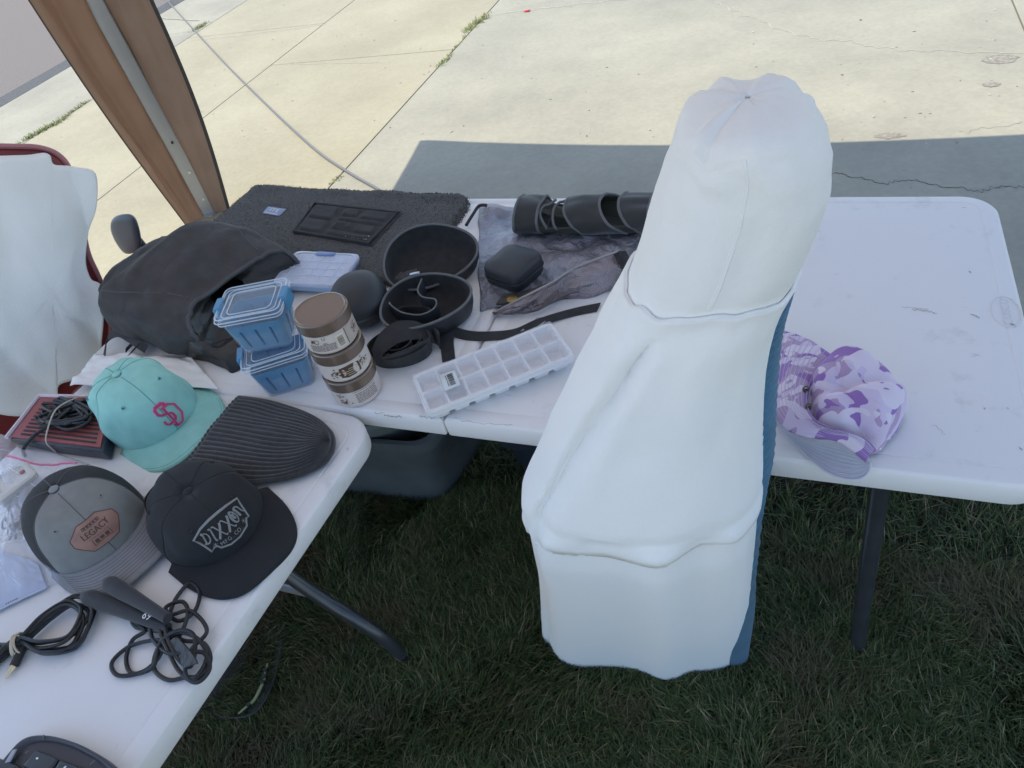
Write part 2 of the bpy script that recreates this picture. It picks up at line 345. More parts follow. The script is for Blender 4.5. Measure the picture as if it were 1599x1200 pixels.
M_GRASS = grass_mat('grass_blades', [(0., (0.024, 0.040, 0.012)), (0.45, (0.055, 0.085, 0.022)), (0.82, (0.11, 0.14, 0.045)), (0.93, (0.20, 0.165, 0.08)), (1., (0.32, 0.27, 0.15))])
blade_mesh('lawn_grass', [blades(150000, (0.1, 2.3), (-0.75, 0.35), 0.028, 0.072, None, .00115), blades(34000, (0.1, 2.3), (0.35, 1.25), 0.03, 0.07, None, .0014),
                          blades(50000, (-0.88, 4.2), (-1.6, 1.24), 0.045, 0.085, lambda x, y: ~((x > .1) & (x < 2.3) & (y > -.75)), 0.0028)], M_GRASS)
M_WEED = grass_mat('weed_blades', [(0., (0.10, 0.14, 0.03)), (0.6, (0.20, 0.25, 0.07)), (1., (0.42, 0.36, 0.16))])
ws = []
for (p0, p1, n, sp, hh) in (((40, 222), (100, 190), 420, .04, .045), ((100, 188), (140, 160), 160, .025, .04), ((305, 50), (322, 40), 160, .03, .045), ((728, 52), (760, 30), 240, .035, .05), ((684, 108), (704, 92), 110, .02, .035), ((515, 292), (535, 280), 40, .015, .03), ((700, 92), (735, 52), 60, .012, .03)):
    a, c = at(*p0, 0), at(*p1, 0); t = rng.uniform(0, 1, n)
    P, k = blades(n, (0, 0), (0, 0), hh * .5, hh, None, 0.0028); P = P.reshape(n, 7, 3)
    P[:, :, 0] += (a[0] + (c[0] - a[0]) * t + rng.normal(0, sp * .5, n))[:, None]; P[:, :, 1] += (a[1] + (c[1] - a[1]) * t + rng.normal(0, sp, n))[:, None]
    ws.append((P.reshape(-1, 3), n))
blade_mesh('joint_weeds', ws, M_WEED, 0.004)

# ================= CANOPY TENT =================
tent = thing('canopy_tent', 'pop-up canopy tent with grey metal leg and brown fabric side curtain', 'canopy tent', (-1.42, 1.83, 0.012))
M_ALU = mat('grey_aluminium', (0.42, 0.43, 0.44), 0.42, 0.55, var=0.06, vscale=8)
M_TAN = mat('brown_canopy_fabric', (0.36, 0.265, 0.20), 0.8, var=0.12, vscale=6, bump=0.35, bscale=500, bdist=0.0008)
def translucent(m, col, fac):
    N, L, b = nodes(m); out = N['Material Output']; tr = N.new('ShaderNodeBsdfTranslucent'); tr.inputs[0].default_value = (*col, 1); mx = N.new('ShaderNodeMixShader'); mx.inputs[0].default_value = fac
    L(b.outputs[0], mx.inputs[1]); L(tr.outputs[0], mx.inputs[2]); L(mx.outputs[0], out.inputs['Surface'])
translucent(M_TAN, (0.54, 0.385, 0.285), 0.42)
M_ROOF = mat('canopy_roof_fabric', (0.62, 0.60, 0.62), 0.8); translucent(M_ROOF, (0.86, 0.83, 0.83), 0.5)
EX0, EX1, EY0, EY1, EZ = -1.42, 2.62, -1.45, 2.52, 2.0
for (x, y) in ((-1.40, 1.83), (2.58, 1.83), (-1.40, -1.40), (2.58, -1.40)):
    b = MB(); b.tube([(x, y, 0.012), (x, y, 1.2), (x, y, 2.1)], 0.030, 4); first = x < 0 and y > 0
    if first:
        b = MB(); t = [(-0.030, -0.024), (0.030, -0.024), (0.036, -0.012), (0.036, 0.022), (-0.036, 0.022), (-0.036, -0.012)]
        yw = R_(-52); cs, sn = math.cos(yw + PI / 2), math.sin(yw + PI / 2)
        prof = [(px_ * cs - py_ * sn, px_ * sn + py_ * cs) for px_, py_ in rrect(0.038, 0.027, 0.009, 4)]
        b.rings([[(x + q[0], y + q[1], z) for q in prof] for z in (0.02, 0.5, 1.1, 2.1)])
        pole = b.build('leg', M_ALU, tent, ang=25)
        nrm = np.array([CAM[0] - x, CAM[1] - y, 0]); nrm /= np.linalg.norm(nrm); sd = np.array([-nrm[1], nrm[0], 0]); cn = np.array([math.cos(yw), math.sin(yw), 0]); cs2 = np.array([-cn[1], cn[0], 0])
        for z, off in ((0.41, 0.004), (0.25, 0.008), (0.10, 0.004)):
            b = MB(); c0 = np.array([x, y, z]) + cn * 0.0265 + cs2 * off
            b.tube([c0, c0 + cn * 0.006], 0.0065, 10); b.tube([c0 + cn * 0.006, c0 + cn * 0.0085], 0.0035, 6)
            b.build('bolt', M_STEEL if z > .3 else M_METAL, pole)
    else: b.build('leg', M_ALU, tent)
    b = MB(); b.box((x, y, 0.016), (0.05, 0.05, 0.004)); b.build('foot', M_ALU, tent, bevel=.002)
# roof with sagging eaves
def eave(u):     # u 0..4 round the square, edges bowing inwards
    k = int(u) % 4; t = u - int(u); s = 0.16 * 4 * t * (1 - t)
    return ((EX0 + (EX1 - EX0) * t, EY1 - s), (EX1 - s, EY1 + (EY0 - EY1) * t), (EX1 + (EX0 - EX1) * t, EY0 + s), (EX0 + s, EY0 + (EY1 - EY0) * t))[k]
b = MB(); n = 64; c = ((EX0 + EX1) / 2, (EY0 + EY1) / 2)
def rr(f, z): return [(c[0] + (eave(4 * k / n)[0] - c[0]) * f, c[1] + (eave(4 * k / n)[1] - c[1]) * f, z) for k in range(n)]
b.rings([rr(1.0, EZ), rr(1.0, EZ + .12), rr(.98, EZ + .14), rr(.6, EZ + .42), rr(.3, EZ + .68), rr(.02, EZ + .9)], False, True)
b.build('canopy_roof', M_ROOF, tent, solid=.004)
# curtain hanging round the leg: two gathered panels
def panel(lx, rx, fold, ph, out):
    """lx/rx: (pixel top, pixel bottom) lines of the panel at the plane of the leg"""
    mb = MB()
    def fn(u, v):
        py = -500 + (rx[1][1] + (lx[1][1] - rx[1][1]) * (1 - u) + 500) * v
        a = lx[0][0] + (lx[1][0] - lx[0][0]) * ((py + 0) / lx[1][1]); c_ = rx[0][0] + (rx[1][0] - rx[0][0]) * (py / rx[1][1])
        s = math.sin(PI * max(0, min(1, py / 340)))
        px = a + (c_ - a) * u + s * (10 if rx[0][0] > 200 else -6) * (u if rx[0][0] > 200 else 1 - u)
        p = aty(px, py, 1.83) if rx[0][0] > 200 else atx(px, py, -1.455 + .03 * u); amp = fold * (0.35 + 0.65 * min(1.1, max(0, p[2])))
        tri = 2 / PI * math.asin(.97 * math.sin(u * 9.5 + ph + 0.8 * math.sin(v * 3))) * min(1, 6 * min(u, 1 - u))
        p = p + (np.array([0.35, -1, 0]) if rx[0][0] > 200 else np.array([1., -.2, 0])) * (amp * tri + 0.006 * nz(u * 6, v * 9, ph) * 2 * min(1, 6 * min(u, 1 - u)) - (out if rx[0][0] > 200 else -.005))
        return p
    mb.grid(fn, 60, 130)
    return mb
Mt = M_TAN
o = panel(((45, 0), (300, 366)), ((152, 0), (322, 344)), 0.035, 0.4, 0.05).build('curtain_panel', Mt, tent, solid=.0015)
o = panel(((138, 0), (330, 378)), ((236, 0), (363, 347)), 0.020, 2.2, 0.0).build('curtain_panel', Mt, tent, solid=.0015)
b = MB(); pts = [aty(236 + 127 * (y / 347) + 10 * math.sin(PI * min(1, max(0, y) / 340)), y, 1.82) for y in range(-500, 350, 14)]
b.tube(pts, 0.0085, 6); b.build('curtain_binding', mat('dark_binding', (0.05, 0.045, 0.04), 0.8), tent)
b = MB(); pts = [atx(45 + 255 * (y / 366) - 6 * math.sin(PI * max(0, y) / 340), y, -1.455) for y in range(-500, 366, 14)]
b.tube(pts, 0.004, 6); b.build('curtain_binding', mat('brown_binding', (0.10, 0.06, 0.04), 0.8), tent)

# cord on the pavement
b = MB(); P = [at(x, y, 0.020) for x, y in ((240, -25), (262, 2), (300, 44), (350, 98), (400, 148), (450, 196), (500, 240), (550, 273), (597, 300))]
P.append(np.array([-0.1, 1.75, 0.02])); b.tube(P, 0.0075, 8, smooth=8)
tag(b.build('cord', mat('grey_cord', (0.15, 0.155, 0.165), 0.6), base=(P[4][0], P[4][1], 0.0125)), 'thin grey cord lying across the sunlit pavement behind the tables', 'cord')
# ================= TABLES =================
def half_top(x0, x1, outer):
    """one half of a fold-in-half top in local coords (front edge y=0, back y=.74, top z=0)"""
    W, r = 0.74, 0.065; mb = MB(); rs = []
    def ring(ins, z):
        a0, a1, y0, y1 = x0 + ins, x1 - ins, ins, W - ins; o = []
        for (cx_, cy_, sx, sy, a) in ((a1, y1, -1, -1, 0), (a0, y1, 1, -1, 90), (a0, y0, 1, 1, 180), (a1, y0, -1, 1, 270)):
            rad = max(0.002, (r if ((cx_ == a1) == (outer > 0)) else 0.006) - ins)
            for k in range(11):
                t = R_(a + 9 * k); o.append((cx_ + sx * rad + rad * math.cos(t), cy_ + sy * rad + rad * math.sin(t), z))
        return o
    for ins, z in ((0.10, 0), (0.034, 0), (0.0325, -0.0007), (0.0305, -0.0007), (0.029, 0), (0.012, -0.0003), (0.006, -0.0018), (0.002, -0.0055), (0.0, -0.011), (0.001, -0.040), (0.003, -0.044), (0.02, -0.044), (0.022, -0.02)): rs.append(ring(ins, z))
    mb.rings(rs); return mb
def table_parts(root):
    half_top(0, 0.9143, -1).build('tabletop_half', M_TABLE, root, ang=25, base=(0, 0, 0)); half_top(0.9157, 1.83, 1).build('tabletop_half', M_TABLE, root, ang=25, base=(0, 0, 0))
    for x, s in ((0.16, 1), (1.67, -1)):
        for y in (0.10, 0.64):
            xt = x - .045 if s < 0 else x + .045; b = MB(); b.tube([(x, y, -TZ + .003), (x + (xt - x) * .05, y, -TZ + .04), (xt, y, -0.05), (xt, y, -0.03)], 0.0155, 14); lg = b.build('leg', M_STEEL, root, base=(0, 0, 0))
            b = MB(); b.tube([(x, y, -TZ), (x, y, -TZ + .035)], 0.018, 12); b.build('foot_cap', M_RUB, lg, base=(0, 0, 0))
        b = MB(); b.tube([(x + s * .034, .10, -.20), (x + s * .034, .64, -.20)], 0.011, 8); b.tube([(x + s * .045, .09, -.035), (x + s * .045, .65, -.035)], 0.0125, 8)
        b.build('crossbar', M_STEEL, root, base=(0, 0, 0))
        b = MB(); b.tube([(x, .37, -.2), (x + s * .25, .37, -.12), (x + s * .45, .37, -.03)], 0.009, 8); b.build('brace', M_STEEL, root, base=(0, 0, 0))
mt = thing('folding_table', 'long white folding table with a centre seam, standing across, next to the driveway', 'table', (0, 0, TZ), 'white folding tables')
table_parts(mt)
# moulded oval mark with letters on the right end
c = at(1571, 487, TZ); b = MB(); fr = frame(c[0] - 0, c[1], TZ + .0004, R_(90))
b.tube([(0.040 * math.cos(t), 0.021 * math.sin(t), 0) for t in [2 * PI * k / 40 for k in range(40)]], 0.0011, 6, True)
put_text(b, 'COSCO', 0.019, lambda u, v: (u, v, 0.0006)); b.xf(fr); M_EMB = mat('moulded_mark', (0.75, 0.75, 0.76), 0.45); b.build('moulded_mark', M_EMB, mt)
# scuffs
M_SCUFF = mat('scuff', (0.34, 0.33, 0.34), 0.8)
def scuff(q, wd, lab=mt):
    b = MB(); P = [at(x, y, TZ) for x, y in q]; crack(b, [(p[0], p[1]) for p in P], wd, TZ + .0004, 0.002); return b
b = MB()
for q, wd in ((((1425, 484), (1442, 486), (1456, 488), (1462, 491)), .0011), (((1515, 492), (1524, 494), (1530, 497)), .0013), (((1408, 480), (1430, 482), (1450, 484)), .0006), (((1455, 664), (1466, 670), (1474, 680)), .0004),
              (((1577, 505), (1583, 508)), .0022), (((1583, 512), (1586, 508)), .0018), (((600, 648), (606, 650), (614, 651), (628, 651)), .0016), (((585, 645), (598, 646)), .001), (((720, 657), (760, 662), (800, 664)), .0006), (((1590, 700), (1597, 703)), .0012), (((655, 650), (670, 652), (690, 653)), .0012), (((1512, 424), (1516, 427)), .0014), (((1535, 638), (1538, 640)), .0012), (((1572, 638), (1575, 639)), .001)):
    scuff(q, wd).build('scuff_mark', M_SCUFF, mt)
LT = frame(0.789, -0.012, 0.735, 0)
lt_yaw = R_(-94.6)
lt = thing('folding_table', 'white folding table in the lower left carrying the caps and cables', 'table', (0, 0, 0), 'white folding tables')
# its long side runs toward the camera; local x -> toward camera
ax = np.array([math.cos(lt_yaw), math.sin(lt_yaw)]); 
for ch in list(mt.children):
    if ch.name.split('.')[0] in ('tabletop_half',):
        d = ch.copy(); COL.objects.link(d); d.parent = lt
lt.location = (0.789 - 0.74 * math.sin(-lt_yaw) * 1.0, -0.012 + 0.74 * math.cos(lt_yaw), 0.735); lt.rotation_euler = (0, 0, lt_yaw)
# place so that the local far corner (x=0,y=.74) lands on the corner seen in the photo
Rm = Matrix.Rotation(lt_yaw, 3, 'Z'); q = Rm @ Vector((0, 0.74, 0)); lt.location = (0.789 - q.x, -0.010 - q.y, 0.735)
LTM = Matrix.Translation(lt.location) @ Matrix.Rotation(lt_yaw, 4, 'Z'); LTI = LTM.inverted()
def lloc(p): return tuple(LTI @ Vector(p))
for sgn, foot in ((1, 0.688), (-1, 0.09)):
    Y = -0.16; X = lambda x: x if sgn > 0 else 0.778 - x
    P = [lloc((X(x), Y, z)) for x, z in ((.688, .004), (.672, .05), (.650, .125), (.60, .195), (.555, .245), (.50, .325), (.455, .42), (.44, .55), (.44, .69))]
    b = MB(); b.tube(P, 0.0155, 12, smooth=5); lg = b.build('leg', M_STEEL, lt, base=(0, 0, 0))
    b = MB(); b.tube([lloc((X(.692), Y, 0)), lloc((X(.677), Y, .04))], 0.018, 12); b.build('foot_cap', M_RUB, lg, base=(0, 0, 0))
b = MB(); b.tube([lloc((0.14, Y, .27)), lloc((0.545, Y, .27))], 0.009, 8); b.build('crossbar', mat('pale_steel', (0.30, 0.31, 0.33), 0.35, 0.8), lt, base=(0, 0, 0))
b = MB(); b.tube([lloc((0.39, Y, .45)), lloc((0.39, Y - .45, .70))], 0.009, 8); b.build('brace', M_STEEL, lt, base=(0, 0, 0))
for sgn in (0.1, 0.64):
    b = MB(); b.tube([(1.67, sgn, -.735), (1.67, sgn, -.03)], 0.0155, 12); b.build('leg', M_STEEL, lt, base=(0, 0, 0))
LZ = 0.735

# ================= THINGS UNDER THE TABLES =================
def tote(name, label, corners, h, m, flare=0.03, rim=True):
    c = np.mean(corners, 0); t = thing(name, label, 'storage bin', (c[0], c[1], 0)); d = [(p - c) for p in np.array(corners)]
    def ring(f, z, e=0.): return [(c[0] + x, c[1] + y, z) for x, y in poly_round([q * f + e * q / np.linalg.norm(q) for q in d], 0.05)]
    b = MB(); b.rings([ring(.96, .0), ring(1., .012), ring(1.0, .10, flare * .3), ring(1, h * .62, flare * .7), ring(1, h * .66, flare * .7 + .008), ring(1, h, flare + .008), ring(1, h, flare + .03), ring(1, h - .03, flare + .03), ring(1, h - .03, flare + .026), ring(1, h - .006, flare + .024), ring(1, h - .006, flare + .002), ring(1, .02, -.004)])
    b.build('tub', m, t); return t, c, ring
def poly_round(P, r, n=6):
    o = []; N_ = len(P)
    for i in range(N_):
        a, b_, c_ = P[i - 1], P[i], P[(i + 1) % N_]; u = (a - b_) / np.linalg.norm(a - b_); v_ = (c_ - b_) / np.linalg.norm(c_ - b_)
        s, e = b_ + u * r, b_ + v_ * r
        for k in range(n + 1):
            t = k / n; o.append(tuple((1 - t) ** 2 * s + 2 * t * (1 - t) * b_ + t * t * e))
    return o
M_TOTE = mat('grey_tote', (0.10, 0.115, 0.125), 0.45, var=0.1, vscale=12, bump=0.15, bscale=500)
t1, c, ring = tote('storage_bin', 'grey plastic storage bin on the grass under the table with a round basin in it', [(.22, .27), (.60, .30), (.64, .60), (.20, .60)], .31, M_TOTE)
b = MB(); b.lathe([(.11, .0), (.145, .05), (.168, .14), (.176, .15), (.176, .156), (.163, .156), (.158, .15), (.13, .06), (.10, .015)], (c[0] + .01, c[1] - .02, .20), 40)
tag(b.build('basin', mat('pale_basin', (0.17, 0.20, 0.21), 0.4), base=(c[0] + .01, c[1] - .02, .20)), 'round pale grey basin resting in the grey storage bin under the table', 'basin')
b = MB()
for k in range(26):
    x = .33 + .008 * k + random.uniform(0, .004); z = .17 + .012 * nz(k * .8); b.tube([(x, .2855 - .0 * z, z), (x + .003, .2855, z + random.uniform(.002, .010))], .0007, 4)
b.tube([(.295, .2825, .155), (.31, .2835, .150), (.325, .2845, .146)], .0012, 4)
b.build('scratched_writing', mat('scratch', (0.45, 0.48, 0.5), 0.8), t1)
t2, c, ring = tote('storage_bin', 'dark navy plastic storage bin on the grass under the middle of the table', [(.86, .335), (1.25, .34), (1.25, .66), (.80, .62)], .33, mat('navy_tote', (0.018, 0.026, 0.042), 0.45, bump=0.1, bscale=300))
# lime edged bag lying on the grass below the near table
bag = thing('duffel_bag', 'dark bag with a yellow green spotted edge on the grass under the caps', 'bag', (.20, -.28, 0))
b = MB(); b.grid(lambda u, v: (lambda a, t: (.17 + .11 * math.cos(a) * math.cos(t) * (1 + .1 * nz(3 * math.cos(a), 3 * math.sin(a))) + .0 * t, -.30 + .17 * math.sin(a) * math.cos(t), .002 + .06 * math.sin(t) * (1 + .15 * nz(4 * math.cos(a), t))))(2 * PI * u, PI / 2 * v), 36, 12, cu=True); b.build('bag_body', M_BLACKN, bag)
P = [at(*q, .05) for q in ((418, 1036), (414, 1050), (412, 1062), (405, 1078), (396, 1094), (382, 1106), (372, 1115))]
b = MB(); b.ribbon(P, (0.6, -0.2, 0.5), lambda t: .004 + .012 * math.sin(PI * min(1, t * 1.02)), .003, smooth=5); tr = b.build('trim_strip', mat('lime_trim', (0.26, 0.28, 0.15), 0.5), bag)
PP = spline(P, 10)
for f in (.13, .25, .37, .76): q = PP[int(f * (len(PP) - 1))]; b = MB(); b.lathe([(.0, -.003), (.0055, -.003), (.0055, .004), (.0, .004)], q + np.array([.002, -.002, .003]), 8, 1, 1); b.build('trim_spot', M_RUB, tr)
b = MB(); P = [at(*q, .03) for q in ((436, 1000), (434, 1020), (428, 1045), (420, 1070), (405, 1100), (385, 1118), (350, 1122), (320, 1112))]; b.ribbon(P, (.8, 0.1, .5), .03, .004, smooth=5); b.build('strap', M_BLACKN, bag)

# ================= MAT, POUCH AND BAG AT THE BACK LEFT =================
M_MAT = mat('charcoal_pile', (0.052, 0.054, 0.052), 1.0, spec=.08, var=0.06, vscale=120, bump=1.0, bscale=700, bdist=0.004, sheen=0.5)
Q = [np.array(q) for q in ((-.055, .395), (.695, .36), (.708, .722), (-.02, .795))]
def matpt(u, v, h=0.):
    p = (1 - u) * (1 - v) * Q[0] + u * (1 - v) * Q[1] + u * v * Q[2] + (1 - u) * v * Q[3]
    k = .02 * nz(u * 9, v * 9, 2.) * 0
    z = TZ + .002 + .004 * abs(nz(u * 4, v * 4, 7)) + h
    if v > .9: z += .010 * (v - .9) * 10 * (.5 + nz(u * 5, 3))
    return np.array([p[0], p[1], z])
out = []
b = MB(); nU, nV = 120, 60; b2 = []
def mm(u, v):
    e = min(u, 1 - u, v * .5, (1 - v) * .5) * .75
    x = u; y = v
    # rounded corners
    for cu_, cv_ in ((0, 0), (1, 0), (1, 1), (0, 1)):
        pass
    p = matpt(x, y); fz = .0035 * nz(u * 70, v * 40, 1.); f2 = .004 * nz(u * 130, v * 90, 4.)
    hgt = .011 * min(1, (e / .012)) ** .5 if e > 0 else 0
    p[2] += hgt + (f2 * .35 if e > .004 else 0)
    if e <= 1e-6: p[0] += fz; p[1] += fz * 1.2 + f2
    return p
b.grid(mm, nU, nV)
floor_mat = thing('floor_mat', 'black fuzzy pile mat spread over the back left of the table, with pale blue tag', 'mat', (.33, .57, TZ))
# round the two back corners by pulling them in
V = np.array(b.v)
for ci, ax_ in ((Q[3], (1, -1)), (Q[2], (-1, -1))):
    r = .055; cc = ci + np.array([ax_[0] * r, ax_[1] * r * .9])
    for i, p in enumerate(V):
        d = p[:2] - cc
        if d[0] * ax_[0] < 0 and d[1] * ax_[1] < 0:
            L_ = np.hypot(*d)
            if L_ > r * .98: V[i, :2] = cc + d / L_ * (r * .98 + .002 * nz(i * .7))
b.v = [tuple(p) for p in V]; b.build('pile', M_MAT, floor_mat)
VV = np.array(b.v); sel = rng.integers(0, len(VV), 60000); P, nf = blades(60000, (0, 0), (0, 0), .003, .0065, None, .0010); P = P.reshape(nf, 7, 3); P += (VV[sel[:nf]] + rng.normal(0, .0028, (nf, 3)) * np.array([1, 1, 0]))[:, None, :] - np.array([.33, .57, TZ + .003])
fo = blade_mesh('pile_fibres', [(P.reshape(-1, 3), nf)], M_MAT); fo.parent = floor_mat
def onquad(c4, z):   # bilinear patch from four photo points (TL,TR,BR,BL)
    P = [at(*q, z) for q in c4]
    return lambda u, v, h=0.: (1 - u) * v * P[0] + u * v * P[1] + u * (1 - v) * P[2] + (1 - u) * (1 - v) * P[3] + np.array([0, 0, h])
f = onquad(((419, 323), (447, 327), (436, 338), (410, 333)), TZ + .018)
b = MB(); b.grid(lambda u, v: f(u, v), 4, 4); tg = b.build('tag', mat('pale_blue_label', (0.28, 0.36, 0.52), 0.6), floor_mat, solid=.001)
b = MB(); put_text(b, 'ITE', 0.62, lambda u, v: f(u, v, .0012), 0, .5, .58, .62)
for k in range(14): b.add([f(.1 + .055 * k, .08, .0011), f(.135 + .055 * k, .08, .0011), f(.135 + .055 * k, .2, .0011), f(.1 + .055 * k, .2, .0011)], [(0, 1, 2, 3)])
b.build('tag_lettering', M_WHITE, tg)
# small embossed pouch on the mat
f = onquad(((490, 316), (626, 331), (579, 381), (456, 361)), TZ + .022); pc = f(.5, .5)
pouch = thing('pouch', 'small flat black quilted pouch with raised blocks lying on the fuzzy mat', 'pouch', (pc[0], pc[1], TZ + .014))
blocks = [(.06, .08, .36, .44), (.06, .50, .36, .92), (.42, .06, .93, .20), (.42, .26, .66, .46), (.70, .24, .93, .48), (.42, .52, .93, .62), (.42, .68, .60, .92), (.64, .66, .93, .92), (.46, .30, .60, .42)]
def ph(u, v):
    h = .006 * min(1, min(u, 1 - u, v, 1 - v) / .04) ** .5
    for a0, b0, a1, b1 in blocks:
        if a0 < u < a1 and b0 < v < b1:
            h += .0065 * min(1, min(u - a0, a1 - u) / .03) ** .6 * min(1, min(v - b0, b1 - v) / .04) ** .6
    h += .0035 * math.exp(-((u - .62) / .09) ** 2 - ((v - .36) / .12) ** 2) + .002 * nz(u * 7, v * 7)
    return f(u, v, h - .007)
b = MB(); b.grid(ph, 90, 70); b.build('cover', mat('black_pouch_cover', (0.05, 0.05, 0.05), 0.9, bump=.3, bscale=900, bdist=.0008), pouch)
b = MB(); b.tube([f(u, v, -.002) for u, v in ((.02, .02), (.98, .02), (.98, .98), (.02, .98))], .0045, 6, True); b.build('edge_binding', M_BLACK, pouch)
b = MB(); b.grid(lambda u, v: f(-.004 + .016 * u, .76 + .16 * v, .004), 1, 1); b.build('side_label', M_PIPE, pouch, solid=.001)
b = MB(); put_text(b, 'ARC', 0.17, lambda u, v: f(u, v, .0028), 0, .80, .115, .8); b.build('logo', mat('logo_white', (.5, .5, .52), .6), pouch)

# large soft black bag with an open mouth
bagc = at(300, 500, .80)
bg = thing('backpack', 'large slumped black bag with an open mouth, on the far left table end', 'bag', (.16, .26, TZ))
sec = []  # (centre, half width along w, half height)
A0 = np.array([-.06, .325]); A1 = np.array([.355, .235])
stations = [(0, .015, .025, .035), (.03, .06, .036, .04), (.10, .105, .050, .052), (.25, .150, .062, .064), (.42, .18, .067, .069), (.58, .185, .066, .068), (.74, .18, .060, .062), (.88, .165, .052, .054), (1.0, .150, .046, .048)]
dirx = (A1 - A0) / np.linalg.norm(A1 - A0); wv = np.array([-dirx[1], dirx[0]])
def bsec(t):
    i = max(k for k in range(len(stations)) if stations[k][0] <= t + 1e-9); i = min(i, len(stations) - 2); a, c_ = stations[i], stations[i + 1]; s = (t - a[0]) / (c_[0] - a[0])
    return [a[k] + (c_[k] - a[k]) * s for k in (1, 2, 3)]
def bpt(t, a, k=1.0):
    w_, h_, zc = bsec(t); base = A0 + (A1 - A0) * t
    skew = .10 * (t - .5)
    ca, sa = math.cos(a), math.sin(a); e = .72
    X = math.copysign(abs(ca) ** e, ca) * w_ * k; Z = math.copysign(abs(sa) ** e, sa) * h_ * k
    fold = .013 * nz(t * 6, ca * 1.5, sa * 1.5 + 3) + .016 * nz(t * 2.6, ca * 1.2, sa + 8) - .010 * max(0, .5 - abs(nz(t * 7 + ca, ca * 2.2, sa * 2.2)) * 3) + .004 * math.sin(14 * t + 4 * ca) * max(0, -ca)
    X += fold * ca; Z += fold * sa
    p = base + wv * X + dirx * (skew * ca * .0 - .05 * sa * t * (1 if sa > 0 else .2))
    return np.array([p[0], p[1], max(TZ + .002, TZ + zc + Z)])
b = MB(); b.grid(lambda u, v: bpt(u, 2 * PI * v), 48, 64, cv=True); b.build('shell', M_BLACKN, bg, solid=.003)
b = MB(); b.grid(lambda u, v: bpt(1 - .13 * u, 2 * PI * v, .965 - .75 * u), 16, 48, cv=True); b.build('lining', M_LINING, bg)
b = MB(); b.tube([bpt(1, 2 * PI * k / 64, 1.01) for k in range(64)], .005, 7, True); b.build('mouth_zip', M_PIPED, bg)
b = MB(); b.tube([bpt(.02 + .9 * k / 40, 2.15 + .22 * math.sin(k / 9), 1.005) for k in range(41)], .0022, 6); b.tube([bpt(.1 + .85 * k / 40, .85, 1.005) for k in range(41)], .0022, 6)
b.tube([bpt(.30 + .012 * math.sin(k / 5.), 3.0 + k * .055, 1.005) for k in range(30)], .002, 6)
b.build('seam', M_PIPED, bg)
# collapsed flap in front of the mouth
P0 = [at(*q, TZ + .004) for q in ((296, 556), (340, 570), (366, 579), (402, 560), (428, 540))]; P1 = [bpt(1, a, .97) for a in (3.35, 3.8, 4.3, 4.8, 5.4)]
P0 = spline(P0, 6); P1 = spline(P1, 6)
b = MB(); b.grid(lambda u, v: (lambda i: P0[i] * (1 - v) + P1[i] * v + np.array([.0, -.012, .03]) * math.sin(PI * v) + np.array([.01, .008, .012]) * nz(u * 5, v * 4, 2.))(int(round(u * (len(P0) - 1)))), len(P0) - 1, 10); b.build('flap', M_LINING, bg, solid=.003)
# webbing loops at its left
b = MB(); P = [at(*q, TZ + h) for q, h in (((228, 545), .02), ((205, 530), .03), ((185, 520), .04), ((168, 530), .03), ((163, 555), .012), ((162, 578), .006), ((175, 572), .012), ((200, 556), .02), ((214, 540), .03))]
b.ribbon(P, lambda t: (.2, .9, .5 + .4 * math.sin(5 * t)), .020, .002, smooth=6); b.build('strap', M_BLACKN, bg)
b = MB(); P = [at(*q, TZ + h) for q, h in (((196, 548), .01), ((208, 536), .02), ((222, 528), .03))]; b.ribbon(P, (.4, .3, .8), .012, .002, smooth=5); b.build('strap', M_BLACKN, bg)

# rounded pad on a stem standing behind the bag
pp = [aty(x, y, .56) for x, y in ((190, 335), (176, 342), (173, 358), (182, 380), (196, 396), (212, 394), (221, 383), (217, 355), (208, 337))]
pc = np.mean(pp, 0); pad = thing('padded_post', 'rounded blue grey plastic pad on a stem, standing behind the black bag', 'padded post', (pc[0], pc[1], 0))
PS = spline([p - pc for p in pp], 5, True); nrm = np.array([.6, -.75, .25]); nrm /= np.linalg.norm(nrm)
b = MB(); b.rings([[pc + q * k + nrm * d for q in PS] for k, d in ((.35, -.016), (.8, -.014), (.96, -.008), (1, 0), (.97, .008), (.85, .0135), (.5, .017))]); b.build('pad', mat('blue_grey_plastic', (0.09, 0.115, 0.15), 0.35), pad, ang=60)
b = MB(); b.tube([pc + np.array([.01, .015, -.03]), pc + np.array([.02, .03, -.2]), (pc[0] + .02, pc[1] + .03, .0)], .011, 10); b.build('stem', M_STEEL, pad)
# ================= CLEAR CASE, BINS, JARS =================
def clear(name, col, a, rough=0.15): return film(name, col, a, rough)
f = onquad(((462, 392), (562, 397), (528, 446), (425, 441)), TZ + .036); pc = f(.5, .5)
org = thing('organizer_case', 'flat pale blue see-through organizer case lying on the fuzzy mat beside the black bag', 'organizer', (pc[0], pc[1], TZ + .012))
def rq(f, ins, h, n=6):
    return [tuple(f(.5 + x, .5 + y, h)) for x, y in rrect(.5 - ins, .5 - ins, .11, n)]
M_ORG = mat('pale_blue_clear', (0.46, 0.62, 0.88), 0.22, alpha=.85); M_ORGL = clear('pale_lid_film', (.75, .83, 1.), .35)
b = MB(); b.rings([rq(f, .03, -.024), rq(f, .02, -.02), rq(f, .0, -.010), rq(f, .0, -.008)]); b.build('tray', M_ORG, org)
b = MB(); b.rings([rq(f, -.008, -.0076), rq(f, -.008, -.001), rq(f, .006, .0006), rq(f, .05, .0006), rq(f, .055, -.0006), rq(f, .2, -.0006)]); b.build('lid', M_ORGL, org)
b = MB()
for k in range(3): b.tube([f(.08, .25 + .22 * k, .001), f(.92, .25 + .22 * k, .001)], .0008, 5)
